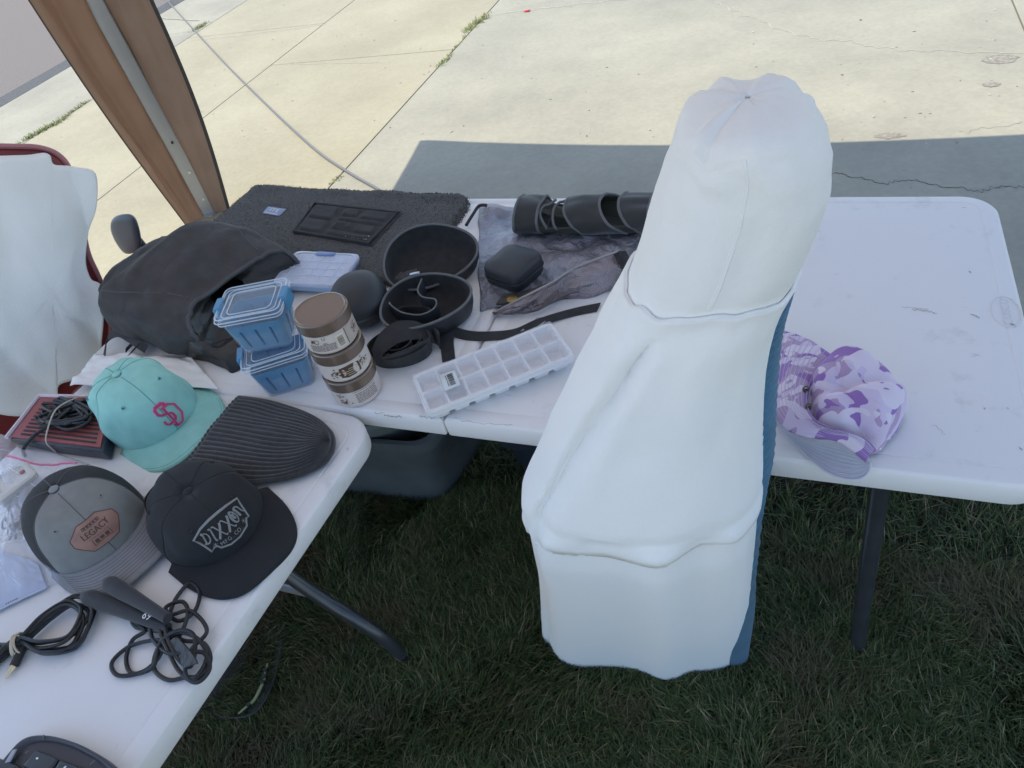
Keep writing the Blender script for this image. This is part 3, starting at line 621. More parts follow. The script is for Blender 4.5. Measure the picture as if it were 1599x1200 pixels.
for k in range(5): b.tube([f(.15 + .17 * k, .06, .001), f(.15 + .17 * k, .9, .001)], .0006, 5)
b.build('moulded_line', mat('line_white', (.72, .78, .92), .4), org)
b = MB(); b.grid(lambda u, v: f(.36 + .28 * u, .88 + .1 * v, .0022), 2, 2); b.build('catch', mat('blue_catch', (.22, .33, .62), .4), org, solid=.002)

M_BLUE = mat('blue_plastic', (0.065, 0.24, 0.43), 0.35, var=.06, vscale=10); M_BLUEL = mat('blue_latch', (0.10, 0.30, 0.52), 0.35)
M_CLR = film('clear_plastic', (.78, .88, 1.), .05, .1, .22); M_CLRL = film('clear_lid', (.60, .80, 1.), .07, .1, .22); M_RIM = clear('clear_rim', (.82, .90, 1.), .42)
def bin_(label, x, y, z, yaw):
    t = thing('latch_box', label, 'storage box', (x, y, z), 'clear boxes with blue trays'); L_, W_, H_ = .060, .049, .082
    def R2(k, zz, e=0.): return [(px, py, zz) for px, py in rrect(L_ * k + e, W_ * k + e, .012, 5)]
    F = frame(x, y, z, yaw); J = lambda b: b.xf(F)
    b = MB(); b.rings([R2(.76, .0), R2(.80, .003), R2(.95, H_ - .006), R2(1.0, H_ - .004), R2(1.0, H_), R2(.93, H_), R2(.78, .004)], True, True); J(b).build('box', M_CLR, t)
    b = MB(); b.rings([R2(.72, .0045), R2(.76, .007), R2(.915, H_ - .016), R2(.90, H_ - .016), R2(.75, .012)], True, True)
    J(b).build('tray', M_BLUE, t)
    b = MB()
    for sx, sy, n_, hw in ((1, 0, 2, W_), (-1, 0, 2, W_), (0, 1, 3, L_), (0, -1, 3, L_)):
        for k in range(n_):
            o = (k - (n_ - 1) / 2) * hw * .48
            p0 = (sx * L_ * .775 + (o if sx == 0 else 0) * .9, sy * W_ * .775 + (o if sy == 0 else 0) * .9, .014); p1 = (sx * L_ * .885 + (o if sx == 0 else 0), sy * W_ * .885 + (o if sy == 0 else 0), H_ - .028)
            b.tube([p0, p1], .0022, 6)
    J(b).build('rib', mat('blue_rib', (.035, .13, .25), .35), t)
    b = MB(); b.rings([R2(1.0, H_ + .0005, .003), R2(1.0, H_ + .008, .003), R2(1.0, H_ + .010, .001), R2(.93, H_ + .010), R2(.90, H_ + .007), R2(.70, H_ + .007)]); J(b).build('lid', M_CLRL, t)
    for q, e, zz in ((1.0, .0035, H_ + .004), (1.0, .001, H_ + .0105), (.70, 0, H_ + .008), (.86, 0, H_ + .008), (1.0, .001, H_ - .004)):
        b = MB(); b.tube(R2(q, zz, e), .0010, 6, True); J(b).build('rim', M_RIM, t)
    for sx in (-1, 1):
        b = MB(); b.box((sx * (L_ + .0065), 0, H_ - .002), (.0032, .019, .014)); b.box((sx * (L_ + .0025), 0, H_ + .0125), (.006, .017, .0022)); J(b).build('latch', M_BLUEL, t, bevel=.0015)
    return t
bin_('clear box with blue tray, the lower one of the stack, standing on the table', .560, .060, TZ, R_(33))
bin_('clear box with blue tray and latched lid, on top of another box beside the jars', .548, .078, TZ + .0935, R_(21))

M_LID = mat('brown_jar_lid', (0.21, 0.152, 0.118), 0.24, metal=.35, coat=.4); M_LAB = mat('cream_label', (0.66, 0.58, 0.54), 0.45); M_LABD = mat('tan_label', (0.50, 0.42, 0.37), 0.45)
M_BRN = mat('brown_print', (0.10, 0.05, 0.03), 0.5); M_CREAM = mat('cream_print', (.8, .73, .6), .5); M_JAR = mat('jar_plastic', (0.60, 0.52, 0.48), 0.35); M_TXT = mat('grey_print', (.22, .17, .15), .5)
JX, JY, JR, JH = .722, .046, .0465, .0665
def jar(label, z, kind):
    t = thing('jar', label, 'jar', (JX, JY, z), 'brown lidded cosmetic jars in one stack')
    jx, jy = JX + (0.001 if kind == 1 else 0), JY
    b = MB(); b.lathe([(.038, 0), (JR - .003, .001), (JR - .0005, .005), (JR - .0005, .042), (JR - .004, .044), (JR - .004, .046)], (jx, jy, z), 64); b.build('body', M_JAR, t)
    b = MB(); b.lathe([(JR + .0015, .0425), (JR + .002, .0435), (JR + .002, .0635), (JR + .0008, .0655), (JR - .002, .0662), (JR - .004, .0648), (.01, .0648)], (jx, jy, z), 64); b.build('lid', M_LID, t, ang=14)
    def cy(u, zz, d=.0004): a = R_(-52) + u / JR; return (jx + (JR + d) * math.cos(a), jy + (JR + d) * math.sin(a), z + zz)
    def patch(u0, u1, z0, z1, d, m, name, n=24):
        b = MB(); b.grid(lambda u, v: cy(u0 + (u1 - u0) * u, z0 + (z1 - z0) * v, d), n, 2); return b.build(name, m, t)
    lab = patch(-.146, .1455, .006, .041, .0003, M_LAB, 'label', 90)
    pr = MB(); pc2 = MB(); tx = MB()
    def cell(mb, u0, u1, z0, z1, d):
        n = max(1, int((u1 - u0) / .004)); mb.grid(lambda u, v: cy(u0 + (u1 - u0) * u, z0 + (z1 - z0) * v, d), n, 1)
    def flower(u, zz, s, seed):
        r_ = random.Random(seed)
        for k in range(42):
            a = r_.uniform(0, 6.28); rr_ = r_.uniform(.1, 1) * s; uu, vv = u + rr_ * math.cos(a), zz + rr_ * .8 * math.sin(a)
            if vv < .008 or vv > .039: continue
            q = r_.uniform(.0005, .0018); ph_ = r_.uniform(0, 3); (pr if r_.random() < .72 else pc2).add([cy(uu + q * (1.7 if i % 2 else .7) * math.cos(ph_ + i * 1.047), vv + q * (1.1 if i % 2 else .6) * math.sin(ph_ + i * 1.047), .0009 + .0001 * (k % 5)) for i in range(6)], [(0, 1, 2, 3, 4, 5)])
    if kind == 0:
        cell(tx, .026, .0285, .007, .040, .0008); patch(.030, .075, .0065, .0405, .0006, M_LABD, 'label_panel')
        flower(.050, .026, .012, 3); put_text(pr, 'U', .009, lambda u, v: cy(u, v, .0009), 0, -.012, .036)
        cell(pc2, .008, .022, .010, .035, .0007)
        for k in range(15): cell(pr, .0095, .0205, .012 + k * .0013, .012 + k * .0013 + random.choice((.0004, .0008)), .0010)
        for k in range(7):
            u = -.042
            while u < .004: l = random.uniform(.002, .006); cell(tx, u, min(u + l, .005), .010 + k * .0021, .0112 + k * .0021, .0008); u += l + .0012
        flower(-.034, .031, .005, 5); b2_ = [(-.028, .032)]; 
        b = MB(); b.tube([cy(-.026 + .0042 * math.cos(a), .031 + .0042 * math.sin(a), .0008) for a in np.linspace(0, 2 * PI, 24, False)], .0005, 4, True); pr.add(b.v, b.f)
        for k in range(2): cell(tx, -.016, -.008, .0265 - .0022 * k, .0275 - .0022 * k, .0008)
    elif kind == 1:
        pr.add([cy(u, v, .0008) for u, v in ((-.012, .012), (.0, .010), (.012, .011), (.026, .013), (.027, .022), (.026, .033), (.012, .036), (0, .035), (-.012, .033), (-.013, .022))] + [cy(.006, .022, .0016)], [(k, (k + 1) % 10, 10) for k in range(10)])
        for k, (a, c_) in enumerate(((.004, .020), (-.002, .022), (-.004, .022), (0, .021))): cell(pc2, a, c_, .028 - k * .0042, .0288 - k * .0042, .0022)
        flower(-.018, .022, .014, 11); flower(.034, .026, .015, 12)
        for s_, u0 in ((1, -.014), (2, .036)): flower(u0, .024, .008, 20 + s_)
    else:
        cell(tx, -.006, .042, .0385, .0393, .0008)
        for k in range(7):
            u = -.004
            while u < .038: l = random.uniform(.003, .009); cell(tx, u, min(u + l, .040), .013 + k * .0033, .0145 + k * .0033, .0008); u += l + .0013
        flower(-.026, .018, .012, 31); flower(-.034, .034, .008, 32)
    for mb, nm, m in ((pr, 'dark_print', M_BRN), (pc2, 'pale_print', M_CREAM), (tx, 'small_print', M_TXT)):
        if mb.v: mb.build(nm, m, lab)
jar('lowest brown lidded jar of the stack, label with rows of small print', TZ, 2)
jar('middle jar of the stack, label with a brown block between flowers', TZ + .0668, 1)
jar('topmost brown lidded jar of the stack, label with barcode and letter U', TZ + .1336, 0)

# ================= CASES, BELT, STRAPS =================
c = (.626, .264); t = thing('headphone_case', 'closed rounded black zip case standing beside the stacked jars', 'case', (c[0], c[1], TZ))
fr = frame(c[0], c[1], TZ, R_(28))
def dome(a, b_, h, z0, s, n=40, m=14, e=.62):
    return lambda u, v: (a * math.copysign(abs(math.cos(2 * PI * u)) ** .9, math.cos(2 * PI * u)) * math.cos(v * PI / 2) ** e, b_ * math.copysign(abs(math.sin(2 * PI * u)) ** .9, math.sin(2 * PI * u)) * math.cos(v * PI / 2) ** e, z0 + s * h * math.sin(v * PI / 2))
b = MB(); b.grid(dome(.060, .074, .050, .040, 1), 48, 14, cu=True); b.xf(fr).build('upper_shell', M_EVA, t)
b = MB(); b.grid(dome(.060, .074, .036, .036, -1), 48, 14, cu=True); b.xf(fr).build('lower_shell', M_EVA, t)
b = MB(); b.rings([[(.060 * k * math.cos(a), .074 * k * math.sin(a), z) for a in np.linspace(0, 2 * PI, 48, False)] for k, z in ((.96, .0355), (1.01, .036), (1.01, .0405), (.96, .041))], False, False); b.xf(fr).build('zip', M_PIPED, t)
b = MB(); b.tube([(.059, -.022, .038), (.062, -.03, .034), (.063, -.04, .026)], .002, 6, smooth=4); b.xf(fr).build('zip_pull', M_METAL, t)

t = thing('headphone_case', 'open black zip clamshell case with dividers, lying empty behind the rolled belt', 'case', (.79, .29, TZ))
def bowl(mb, c, a, b_, h, yaw, tilt, inner=False):
    Mx = Matrix.Translation(c) @ Matrix.Rotation(yaw, 4, 'Z') @ Matrix.Rotation(tilt, 4, 'X')
    pr_ = [(1, 0), (1.005, -.004), (.985, -h * .45), (.93, -h * .8), (.82, -h * .96), (.6, -h)] if not inner else [(.985, .0), (.97, -h * .40), (.92, -h * .75), (.80, -h * .9), (.5, -h * .93)]
    def sh(aa): q = 1 + .05 * math.cos(3 * aa + .4); return q
    mb.rings([[tuple(Mx @ Vector((a * k * sh(x) * math.cos(x), b_ * k * sh(x) * math.sin(x), z))) for x in np.linspace(0, 2 * PI, 64, False)] for k, z in pr_], False, True); return Mx, sh
LC, UC = (.782, .262, TZ + .052), (.728, .412, TZ + .052)
for c_, a, b_, h, yw, tl in ((LC, .094, .084, .05, R_(24), R_(2)), (UC, .105, .090, .046, R_(24), R_(16))):
    b = MB(); Mx, sh = bowl(b, c_, a, b_, h, yw, tl); b.build('shell', M_EVA, t, ang=60)
    b = MB(); bowl(b, c_, a, b_, h, yw, tl, True); b.build('lining', M_BLACK, t, ang=60)
    b = MB(); b.tube([Mx @ Vector((a * .995 * sh(x) * math.cos(x), b_ * .995 * sh(x) * math.sin(x), .001)) for x in np.linspace(0, 2 * PI, 72, False)], .0028, 7, True); b.build('zip', M_PIPE, t)
    if c_ is LC: Ml, al, bl = Mx, a, b_; LCv = np.array(LC)
b = MB(); P = [np.array(Ml @ Vector(p)) for p in ((-.085, .01, -.012), (-.055, -.03, -.014), (-.01, -.052, -.016), (.025, -.045, -.012), (.03, -.02, -.008), (.0, .0, -.008), (-.012, .03, -.008), (.0, .065, -.004))]
P = [LCv + (p - LCv) * np.array([.84, .84, 1]) for p in P]
b.ribbon(P, (0, 0, 1), .030, .003, smooth=8); b.build('divider', M_EVA, t)
b = MB(); b.tube([p + np.array([0, 0, .015]) for p in spline(P, 8)], .0018, 6); b.build('divider_binding', M_PIPE, t)
b = MB(); P = [np.array(Ml @ Vector(p)) for p in ((-.07, -.01, -.02), (-.045, -.035, -.02), (-.01, -.040, -.02), (.012, -.03, -.02), (.0, -.012, -.02), (-.03, .0, -.02), (-.06, .005, -.02))]
P = [LCv + (p - LCv) * np.array([.84, .84, 1]) for p in P]
b.ribbon(P, (0, 0, 1), .02, .003, smooth=8, closed=True); b.tube([p + np.array([0, 0, .010]) for p in spline(P, 8, True)], .0014, 6, True); b.build('inner_pocket', M_BLACK, t)
b = MB(); P = [at(*q, TZ + .075) for q in ((640, 429), (648, 427), (655, 426))]; b.tube(P, .0025, 6); b.build('zip_slider', M_METAL, t)

c = at(632, 556, TZ); c = (.775, .150); t = thing('rolled_belt', 'coiled black webbing belt on the table between the jars and the ice tray', 'belt', (c[0], c[1], TZ))
fr = frame(c[0], c[1], TZ, R_(20))
b = MB(); P = []
for k in range(150):
    a = k * .155; r = .074 - .0017 * (k * .155) / .6; P.append((r * math.cos(a) * 1.0, r * .60 * math.sin(a), .019 + .004 * math.sin(a + .6) + (.006 * (k / 150))))
b.ribbon(P, lambda s: (.18 * math.cos(s * 23), .35 * math.sin(s * 23), 1), .036, .0028); b.xf(fr).build('webbing', M_BLACK, t, ang=50)
b = MB(); P = [(-.05, -.03, .034), (-.03, -.005, .047), (.0, .012, .052), (.035, .016, .046), (.062, .010, .030)]; b.ribbon(P, (.25, -1, -.45), lambda s: .034 + .012 * math.sin(PI * s), .003, smooth=8)
P = [(-.035, -.034, .024), (.0, -.038, .034), (.03, -.030, .036), (.06, -.008, .032)]; b.ribbon(P, (.1, -.4, 1), .030, .003, smooth=8); b.xf(fr).build('loose_end', M_BLACK, t, ang=50)
t = thing('strap', 'flat black webbing strap lying behind the ice tray', 'strap', tuple(at(760, 522, TZ)))
b = MB(); P = [at(*q, TZ + h) for q, h in (((694, 505), .010), ((697, 520), .006), ((698, 538), .003), ((701, 565), .002))]; b.ribbon(P, (1, .25, 0), lambda s: .030 - .004 * s, .002, smooth=6); b.build('strap_end', M_BLACK, t)
b = MB(); P = [at(*q, TZ + h) for q, h in (((702, 516), .006), ((730, 524), .003), ((765, 525), .003), ((800, 521), .004), ((830, 508), .008), ((862, 497), .006), ((900, 487), .003), ((935, 480), .003))]; b.ribbon(P, (.1, 1, .1), lambda s: .024, .002, smooth=8); b.build('strap_band', M_BLACK, t)
b = MB(); f = onquad(((838, 497), (858, 494), (846, 509), (812, 518)), TZ + .007); b.grid(lambda u, v: f(u, v), 3, 3); b.build('grey_tab', mat('grey_tab', (.42, .40, .39), .7), t, solid=.001)

c = at(812, 437, TZ); c = (.925, .405); t = thing('square_case', 'small square black zip case with rounded corners, lying on the woven bag', 'case', (c[0], c[1], TZ + .008))
fr = frame(c[0], c[1], TZ + .006, R_(-22))
def rs(k, z, r=.022): return [(x, y, z) for x, y in rrect(.050 * k, .050 * k, r * k, 7)]
b = MB(); b.rings([rs(.7, 0), rs(.9, .003), rs(.98, .010), rs(1, .022)]); b.xf(fr).build('lower_shell', M_EVA, t, ang=60)
b = MB(); b.rings([rs(.985, .0222), rs(.985, .0268)], False, False); b.tube(rs(1.0, .0245), .002, 6, True); b.xf(fr).build('zip', M_RUB, t)
b = MB(); b.rings([rs(1, .0272), rs(.99, .040), rs(.93, .0475), rs(.82, .0505), rs(.4, .0525), rs(.05, .053)]); b.xf(fr).build('upper_shell', M_EVA, t, ang=60)

# woven shopping bag lying flat, its near side folded up
def woven(name, ca=(.28, .29, .34), cb=(.54, .57, .66), cc=(.40, .40, .48)):
    m = mat(name, (.3, .33, .4), .32, metal=.5); N, L, b_ = nodes(m); tc = N.new('ShaderNodeTexCoord')
    wv1 = N.new('ShaderNodeTexWave'); wv1.inputs['Scale'].default_value = 110; wv1.bands_direction = 'X'; wv2 = N.new('ShaderNodeTexWave'); wv2.inputs['Scale'].default_value = 110; wv2.bands_direction = 'Y'
    for k in (wv1, wv2): k.inputs['Distortion'].default_value = 1.5; L(tc.outputs['Object'], k.inputs['Vector'])
    n = N.new('ShaderNodeTexNoise'); n.inputs['Scale'].default_value = 9; n.inputs['Detail'].default_value = 7; L(tc.outputs['Object'], n.inputs['Vector']); r = N.new('ShaderNodeValToRGB'); L(n.outputs[0], r.inputs[0])
    e = r.color_ramp.elements; e[0].position = .3; e[0].color = (*ca, 1); e[1].position = .68; e[1].color = (*cb, 1); k = e.new(.5); k.color = (*cc, 1)
    mx = N.new('ShaderNodeMixRGB'); mx.blend_type = 'MULTIPLY'; mx.inputs[0].default_value = 1; L(wv1.outputs[0], mx.inputs[1]); L(wv2.outputs[0], mx.inputs[2])
    m2 = N.new('ShaderNodeMixRGB'); m2.blend_type = 'MULTIPLY'; m2.inputs[0].default_value = .35; L(r.outputs[0], m2.inputs[1]); L(mx.outputs[0], m2.inputs[2]); L(m2.outputs[0], b_.inputs['Base Color'])
    bp = N.new('ShaderNodeBump'); bp.inputs['Strength'].default_value = .4; bp.inputs['Distance'].default_value = .001; L(mx.outputs[0], bp.inputs['Height'])
    n5 = N.new('ShaderNodeTexNoise'); n5.inputs['Scale'].default_value = 34; n5.inputs['Detail'].default_value = 5; n5.inputs['Distortion'].default_value = 1.2; L(tc.outputs['Object'], n5.inputs['Vector']); b5 = N.new('ShaderNodeBump'); b5.inputs['Strength'].default_value = .8; b5.inputs['Distance'].default_value = .012; L(n5.outputs[0], b5.inputs['Height']); L(bp.outputs[0], b5.inputs['Normal']); L(b5.outputs[0], b_.inputs['Normal']); return m
M_WOV = woven('shimmer_weave')
t = thing('shopping_bag', 'shimmery grey blue woven shopping bag lying crumpled under the black brace', 'shopping bag', (.95, .48, TZ))
f = onquad(((746, 321), (1010, 338), (995, 450), (750, 488)), TZ)
def crump(u, v, s=0.): return .007 + .012 * abs(nz(u * 5 + s, v * 4, 1)) + .007 * nz(u * 11, v * 9, 4 + s) + .004 * nz(u * 23, v * 19, 2 + s)
b = MB(); b.grid(lambda u, v: f(u, v, max(.002, crump(u, v) * min(1, 8 * min(u, 1 - u, v, 1 - v) + .25))) + np.array([.01 * nz(v * 5, 3), .012 * nz(u * 6, 5), 0]), 90, 60); b.build('back_panel', M_WOV, t, solid=.001)
P0 = spline([at(*q, TZ + .002) for q in ((768, 489), (800, 492), (830, 487), (880, 470), (935, 460), (992, 440))], 8); P1 = spline([at(*q, TZ + h) for q, h in (((776, 487), .010), ((815, 466), .035), ((860, 443), .050), ((893, 422), .055), ((930, 406), .058), ((966, 393), .058))], 8)
b = MB(); b.grid(lambda u, v: (lambda i: P0[i] * (1 - v) + P1[i] * v + np.array([.3, -.9, .2]) * (.010 * math.sin(PI * v) + .012 * nz(u * 6, v * 3, 6) + .004 * nz(u * 16, v * 9, 1)))(int(round(u * (len(P0) - 1)))), len(P0) - 1, 20); b.build('front_panel', woven('brownish_weave', (.16, .13, .13), (.42, .37, .40), (.27, .225, .23)), t, solid=.0015)
b = MB(); b.tube([p + np.array([0, 0, .001]) for p in P1], .0022, 6); b.build('hem', mat('pinkish_hem', (.33, .30, .30), .6), t)
b = MB(); P = [at(*q, TZ + h) for q, h in (((728, 352), .012), ((738, 336), .014), ((748, 322), .014), ((760, 321), .014))]; b.tube(P, .004, 6, smooth=5); b.build('dark_trim', M_BLACK, t)
for du in (0, 9):
    b = MB()
    P = [at(*q, TZ + h) for q, h in (((962 + du, 393), .058), ((972 + du, 412), .045), ((982 + du, 436), .016))]; b.ribbon(P, (.9, .2, -.1), .016, .003, smooth=6); b.build('dark_trim', M_BLACK, t)
b = MB(); P = [at(*q, TZ + .016) for q in ((780, 468), (800, 466), (830, 458), (860, 446))]; b.ribbon(P, (.2, 1, .1), .03, .004, smooth=5); b.build('dark_mouth', M_LINING, t)
c = at(800, 468, TZ + .022); b = MB(); b.lathe([(.0, 0), (.011, 0), (.011, .002), (.009, .0025), (0, .002)], c, 20); b.build('brass_snap', mat('brass', (.35, .26, .10), .35, 1.), t)

# black brace with grey piping
t = thing('brace', 'black brace with grey piped bands, curled on the woven bag at the back', 'brace', (1.02, .60, TZ + .01))
Ax0, Ax1 = np.array([.885, .588]), np.array([1.185, .592])
def tubept(s, a, k=1.0, tw=0.0):
    p = Ax0 + (Ax1 - Ax0) * (s + tw * math.sin(a)); w_, h_ = .054 * k, (.033 - .006 * math.exp(-((s - .32) / .16) ** 2)) * k
    fold = .006 * nz(s * 5, math.cos(a) * 2, math.sin(a) * 2 + 3)
    return np.array([p[0], p[1] + (w_ + fold) * math.cos(a), TZ + .014 + h_ * 1.0 + (h_ + fold) * math.sin(a)])
M_NEO = mat('black_neoprene', (.030, .031, .031), .8, var=.1, vscale=30, bump=.25, bscale=1600, bdist=.0005, sheen=.3); M_NEOI = mat('olive_lining', (.055, .058, .048), .85, bump=.2, bscale=900)
def band(s0, s1, tw0, tw1, k=1.0, a0=-PI / 2, a1=3 * PI / 2):
    b = MB(); b.grid(lambda u, v: tubept(s0 + (s1 - s0) * u, a0 + (a1 - a0) * v, k, tw0 + (tw1 - tw0) * u), 16, 48); b.build('band', M_NEO, t, solid=.004)
    b = MB()
    for s_, tw in ((s0, tw0), (s1, tw1)): b.tube([tubept(s_, a0 + (a1 - a0) * k_ / 47, k * 1.02, tw) for k_ in range(48)], .0032, 7)
    b.build('piping', M_PIPE, t)
band(0.0, .185, 0, -.01); band(.46, .74, -.10, -.12); band(.86, 1.0, -.10, -.02, .98)
b = MB(); b.grid(lambda u, v: tubept(.02 + .96 * u, PI * (1.02 + 1.05 * v) - .2, .94), 40, 30); b.build('lining', M_NEOI, t, solid=.003)
b = MB(); b.grid(lambda u, v: tubept(.17 + .30 * u, PI * (.15 + .5 * v), .90 - .25 * math.sin(PI * u)), 20, 24); b.build('inner_pad', M_NEOI, t, solid=.004)
b = MB(); b.tube([tubept(.22 + .03 * math.sin(k / 5), .4 + k * .07, .93) for k in range(40)], .003, 7); b.tube([tubept(.33 - .05 * math.sin(k / 39 * PI), .3 + k * .075, .93) for k in range(40)], .003, 7); b.tube([tubept(.42 + .0 * k, .5 + k * .06, .93) for k in range(30)], .0028, 7); b.build('piping', M_PIPE, t)
b = MB(); b.grid(lambda u, v: tubept(.955 + .03 * u, 4.1 + .35 * v, .90), 3, 4); b.build('care_tag', mat('care_tag', (.40, .41, .40), .7), t, solid=.001)

# ================= ICE TRAY =================
f = onquad(((641, 588), (862, 502), (897, 556), (668, 647)), TZ + .034); pc = f(.5, .5)
t = thing('ice_tray', 'white ice cube tray wrapped in clear film with a barcode sticker', 'ice cube tray', (pc[0], pc[1], TZ))
LX = np.linalg.norm(f(1, .5) - f(0, .5)); LY = np.linalg.norm(f(.5, 1) - f(.5, 0)); yw = math.atan2(*(f(1, .5) - f(0, .5))[[1, 0]])
fr = frame(pc[0], pc[1], TZ, yw); b = MB(); NX, NY, HZ = 7, 2, .034
cw, ch = (LX - .012) / NX, (LY - .012) / NY
for i in range(NX):
    for j in range(NY):
        x0, y0 = -LX / 2 + .006 + i * cw, -LY / 2 + .006 + j * ch; cx_, cy_ = x0 + cw / 2, y0 + ch / 2
        sq = lambda k, z, r=.006: [(cx_ + px, cy_ + py, z) for px, py in rrect(cw / 2 * k, ch / 2 * k, r * k, 3)]
        sqo = [(cx_ + sx, cy_ + sy, HZ) for sx, sy in rrect(cw / 2, ch / 2, .0005, 3)]
        b.rings([sqo, sq(.93, HZ - .0005), sq(.88, HZ - .003), sq(.72, .014), sq(.62, .012)], False, True)
        b.rings([sq(.97, HZ - .003), sq(.74, .004), sq(.60, .0005)], False, True)
b.rings([[(x, y, z) for x, y in rrect(LX / 2 - i_, LY / 2 - i_, .014 - i_, 6)] for i_, z in ((.007, HZ), (.001, HZ), (0, HZ - .001), (0, HZ - .012), (.0015, HZ - .012), (.0015, HZ - .002), (.007, HZ - .002))], False, False)
b.xf(fr).build('tray', M_WHITE, t, ang=30)
M_FILM = film('cling_film', (.93, .94, 1.), .14, .08, .35)
def fl(u, v):
    x, y = (u - .5) * (LX + .003), (v - .5) * (LY + .003); e = min(u, 1 - u, v, 1 - v)
    q = nz(x * 25 + y * 60, y * 14 - x * 4, 1.); z = HZ + .0015 + .0020 * abs(q) + .0012 * nz(x * 90 + 200 * y, y * 20, 3); z -= .010 * max(0, 1 - e / .012)
    return (x, y, z)
b = MB(); b.grid(fl, 120, 50); b.xf(fr).build('film', M_FILM, t, ang=60)
b = MB()
for k in range(38):
    u0, v0 = random.uniform(.03, .9), random.uniform(.05, .9); L_ = random.uniform(.03, .14); sl_ = random.uniform(.1, .5); P = [np.array(fl(min(.99, u0 + L_ * s), min(.97, v0 + L_ * s * sl_ * 2.6))) + np.array([0, 0, .0006]) for s in np.linspace(0, 1, 8)]
    b.tube(P, [.0001, .0004, .0001], 4)
b.xf(fr).build('film_crease', film('crease_film', (1, 1, 1), .55, .15), t)
f2 = onquad(((686, 587), (710, 578), (719, 601), (695, 611)), TZ + .0385)
b = MB(); b.grid(lambda u, v: f2(u, v), 2, 2); st = b.build('sticker', mat('sticker_paper', (.78, .79, .80), .5), t, solid=.0006)
b = MB(); x = .15
while x < .85:
    wv_ = random.choice((.02, .035, .05)); b.add([f2(*q, .0009) for q in ((.42, x), (.78, x), (.78, x + wv_), (.42, x + wv_))], [(0, 1, 2, 3)]); x += wv_ + random.choice((.02, .03))
for k in range(9): b.add([f2(*q, .0009) for q in ((.30, .15 + .08 * k), (.36, .15 + .08 * k), (.36, .2 + .08 * k), (.30, .2 + .08 * k))], [(0, 1, 2, 3)])
b.build('barcode', M_INK, st)
# ================= CAPS =================
def cap(name, label, cx, cy, yaw, z0, a, b_, h, bl, mc, mback, mbrim, mst, k_f=.42, k_b=.62, xa=-.012, wr=.004, droop=.012, button=None, brim_w=1.0, seed=0., backlean=0., eyelet=None, roll=0., brim_out=None, frontdeg=90):
    t = thing(name, label, 'cap', (cx, cy, z0)); fr = frame(cx, cy, z0, yaw) @ Matrix.Rotation(roll, 4, 'X')
    def S(th, tt, d=0.):
        ph = min(tt, 1.) * PI / 2; c = math.cos(th); k = k_f + (k_b - k_f) * (1 - c) / 2
        rho = max(0., math.cos(ph)) ** k; hz = math.sin(ph) ** (1.0 - .1 * c)
        q = 1 + wr * 8 * nz(math.cos(th) * 2.2 + seed, math.sin(th) * 2.2, tt * 2.4) * (1 - .85 * max(0, c)) * math.sin(PI * min(1, tt * 1.1))
        x = b_ * c * rho * q + xa * tt - backlean * 4 * tt * (1 - tt) * max(0, -c); y = a * math.sin(th) * rho * q
        z = h * hz * (1 - backlean * 4 * max(0, -c) * tt * (1 - tt))
        n = Vector((c * (1 - tt), math.sin(th) * (1 - tt), .25 + tt)).normalized()
        return Vector((x, y, z)) + n * d
    W = lambda p: tuple(fr @ Vector(p))
    front = R_(frontdeg)
    b = MB(); b.grid(lambda u, v: W(S(-front * .98 + 2 * front * .98 * u, v * .995)), 56, 26); cr = b.build('crown', mc, t, solid=.0015, ang=60)
    b = MB(); b.grid(lambda u, v: W(S(front * .98 + (2 * PI - 2 * front * .98) * u, v * .995)), 56, 26); b.build('back_panel', mback, t, solid=.0015, ang=60)
    # seams, eyelets, button
    b = MB()
    for th in (0, front, -front, 2.1, -2.1, PI): b.tube([W(S(th, .02 + .97 * k / 30, .0006)) for k in range(31)], .0009, 5)
    b.tube([W(S(x, .0, .0006)) for x in np.linspace(-1.45, 1.45, 40)], .0011, 5)
    b.build('seam', mst, cr)
    for th in (.62, -.62, 1.95, -1.95):
        c_ = S(th, .62, .001); n = (S(th, .62, .01) - S(th, .62)).normalized(); u_ = n.cross(Vector((0, 0, 1))).normalized(); v_ = n.cross(u_)
        b = MB(); b.tube([W(c_ + (u_ * math.cos(x) + v_ * math.sin(x)) * .0032) for x in np.linspace(0, 2 * PI, 14, False)], .0011, 6, True); b.build('eyelet', eyelet or mst, cr)
        b = MB(); b.add([W(c_ + (u_ * math.cos(x) + v_ * math.sin(x)) * .0022) for x in np.linspace(0, 2 * PI, 10, False)], [tuple(range(10))]); b.build('eyelet_hole', M_INK, cr)
    b = MB(); top = S(0, 1); b.lathe([(.0085, -.002), (.0082, .001), (.006, .003), (.002, .004)], W(top), 16); b.build('button', button or mc, cr)
    # brim
    thm = 1.36
    def br(u, v, d=0.):
        th = -thm + 2 * thm * u; c = math.cos(th); s = math.sin(th)
        x0, y0 = b_ * c * .99, a * s * .99
        x1 = b_ * .28 + (b_ * .72 + bl) * max(0., 1 - abs(2 * u - 1) ** 2.9) ** .48; y1 = a * brim_w * math.copysign(abs(2 * u - 1) ** .86, 2 * u - 1)
        if brim_out: x1, y1 = brim_out(u, x1, y1)
        x, y = x0 + (x1 - x0) * v, y0 + (y1 - y0) * v
        return Vector((x, y, .006 + .004 * (1 - v) + droop * (1 - (y / a) ** 2 * .95) * (1 - .25 * v) - .004 + d))
    b = MB(); b.grid(lambda u, v: W(br(u, v)), 60, 14); bm_ = b.build('brim', mbrim, t, solid=.0035, ang=60)
    return t, S, W, br, bm_, cr

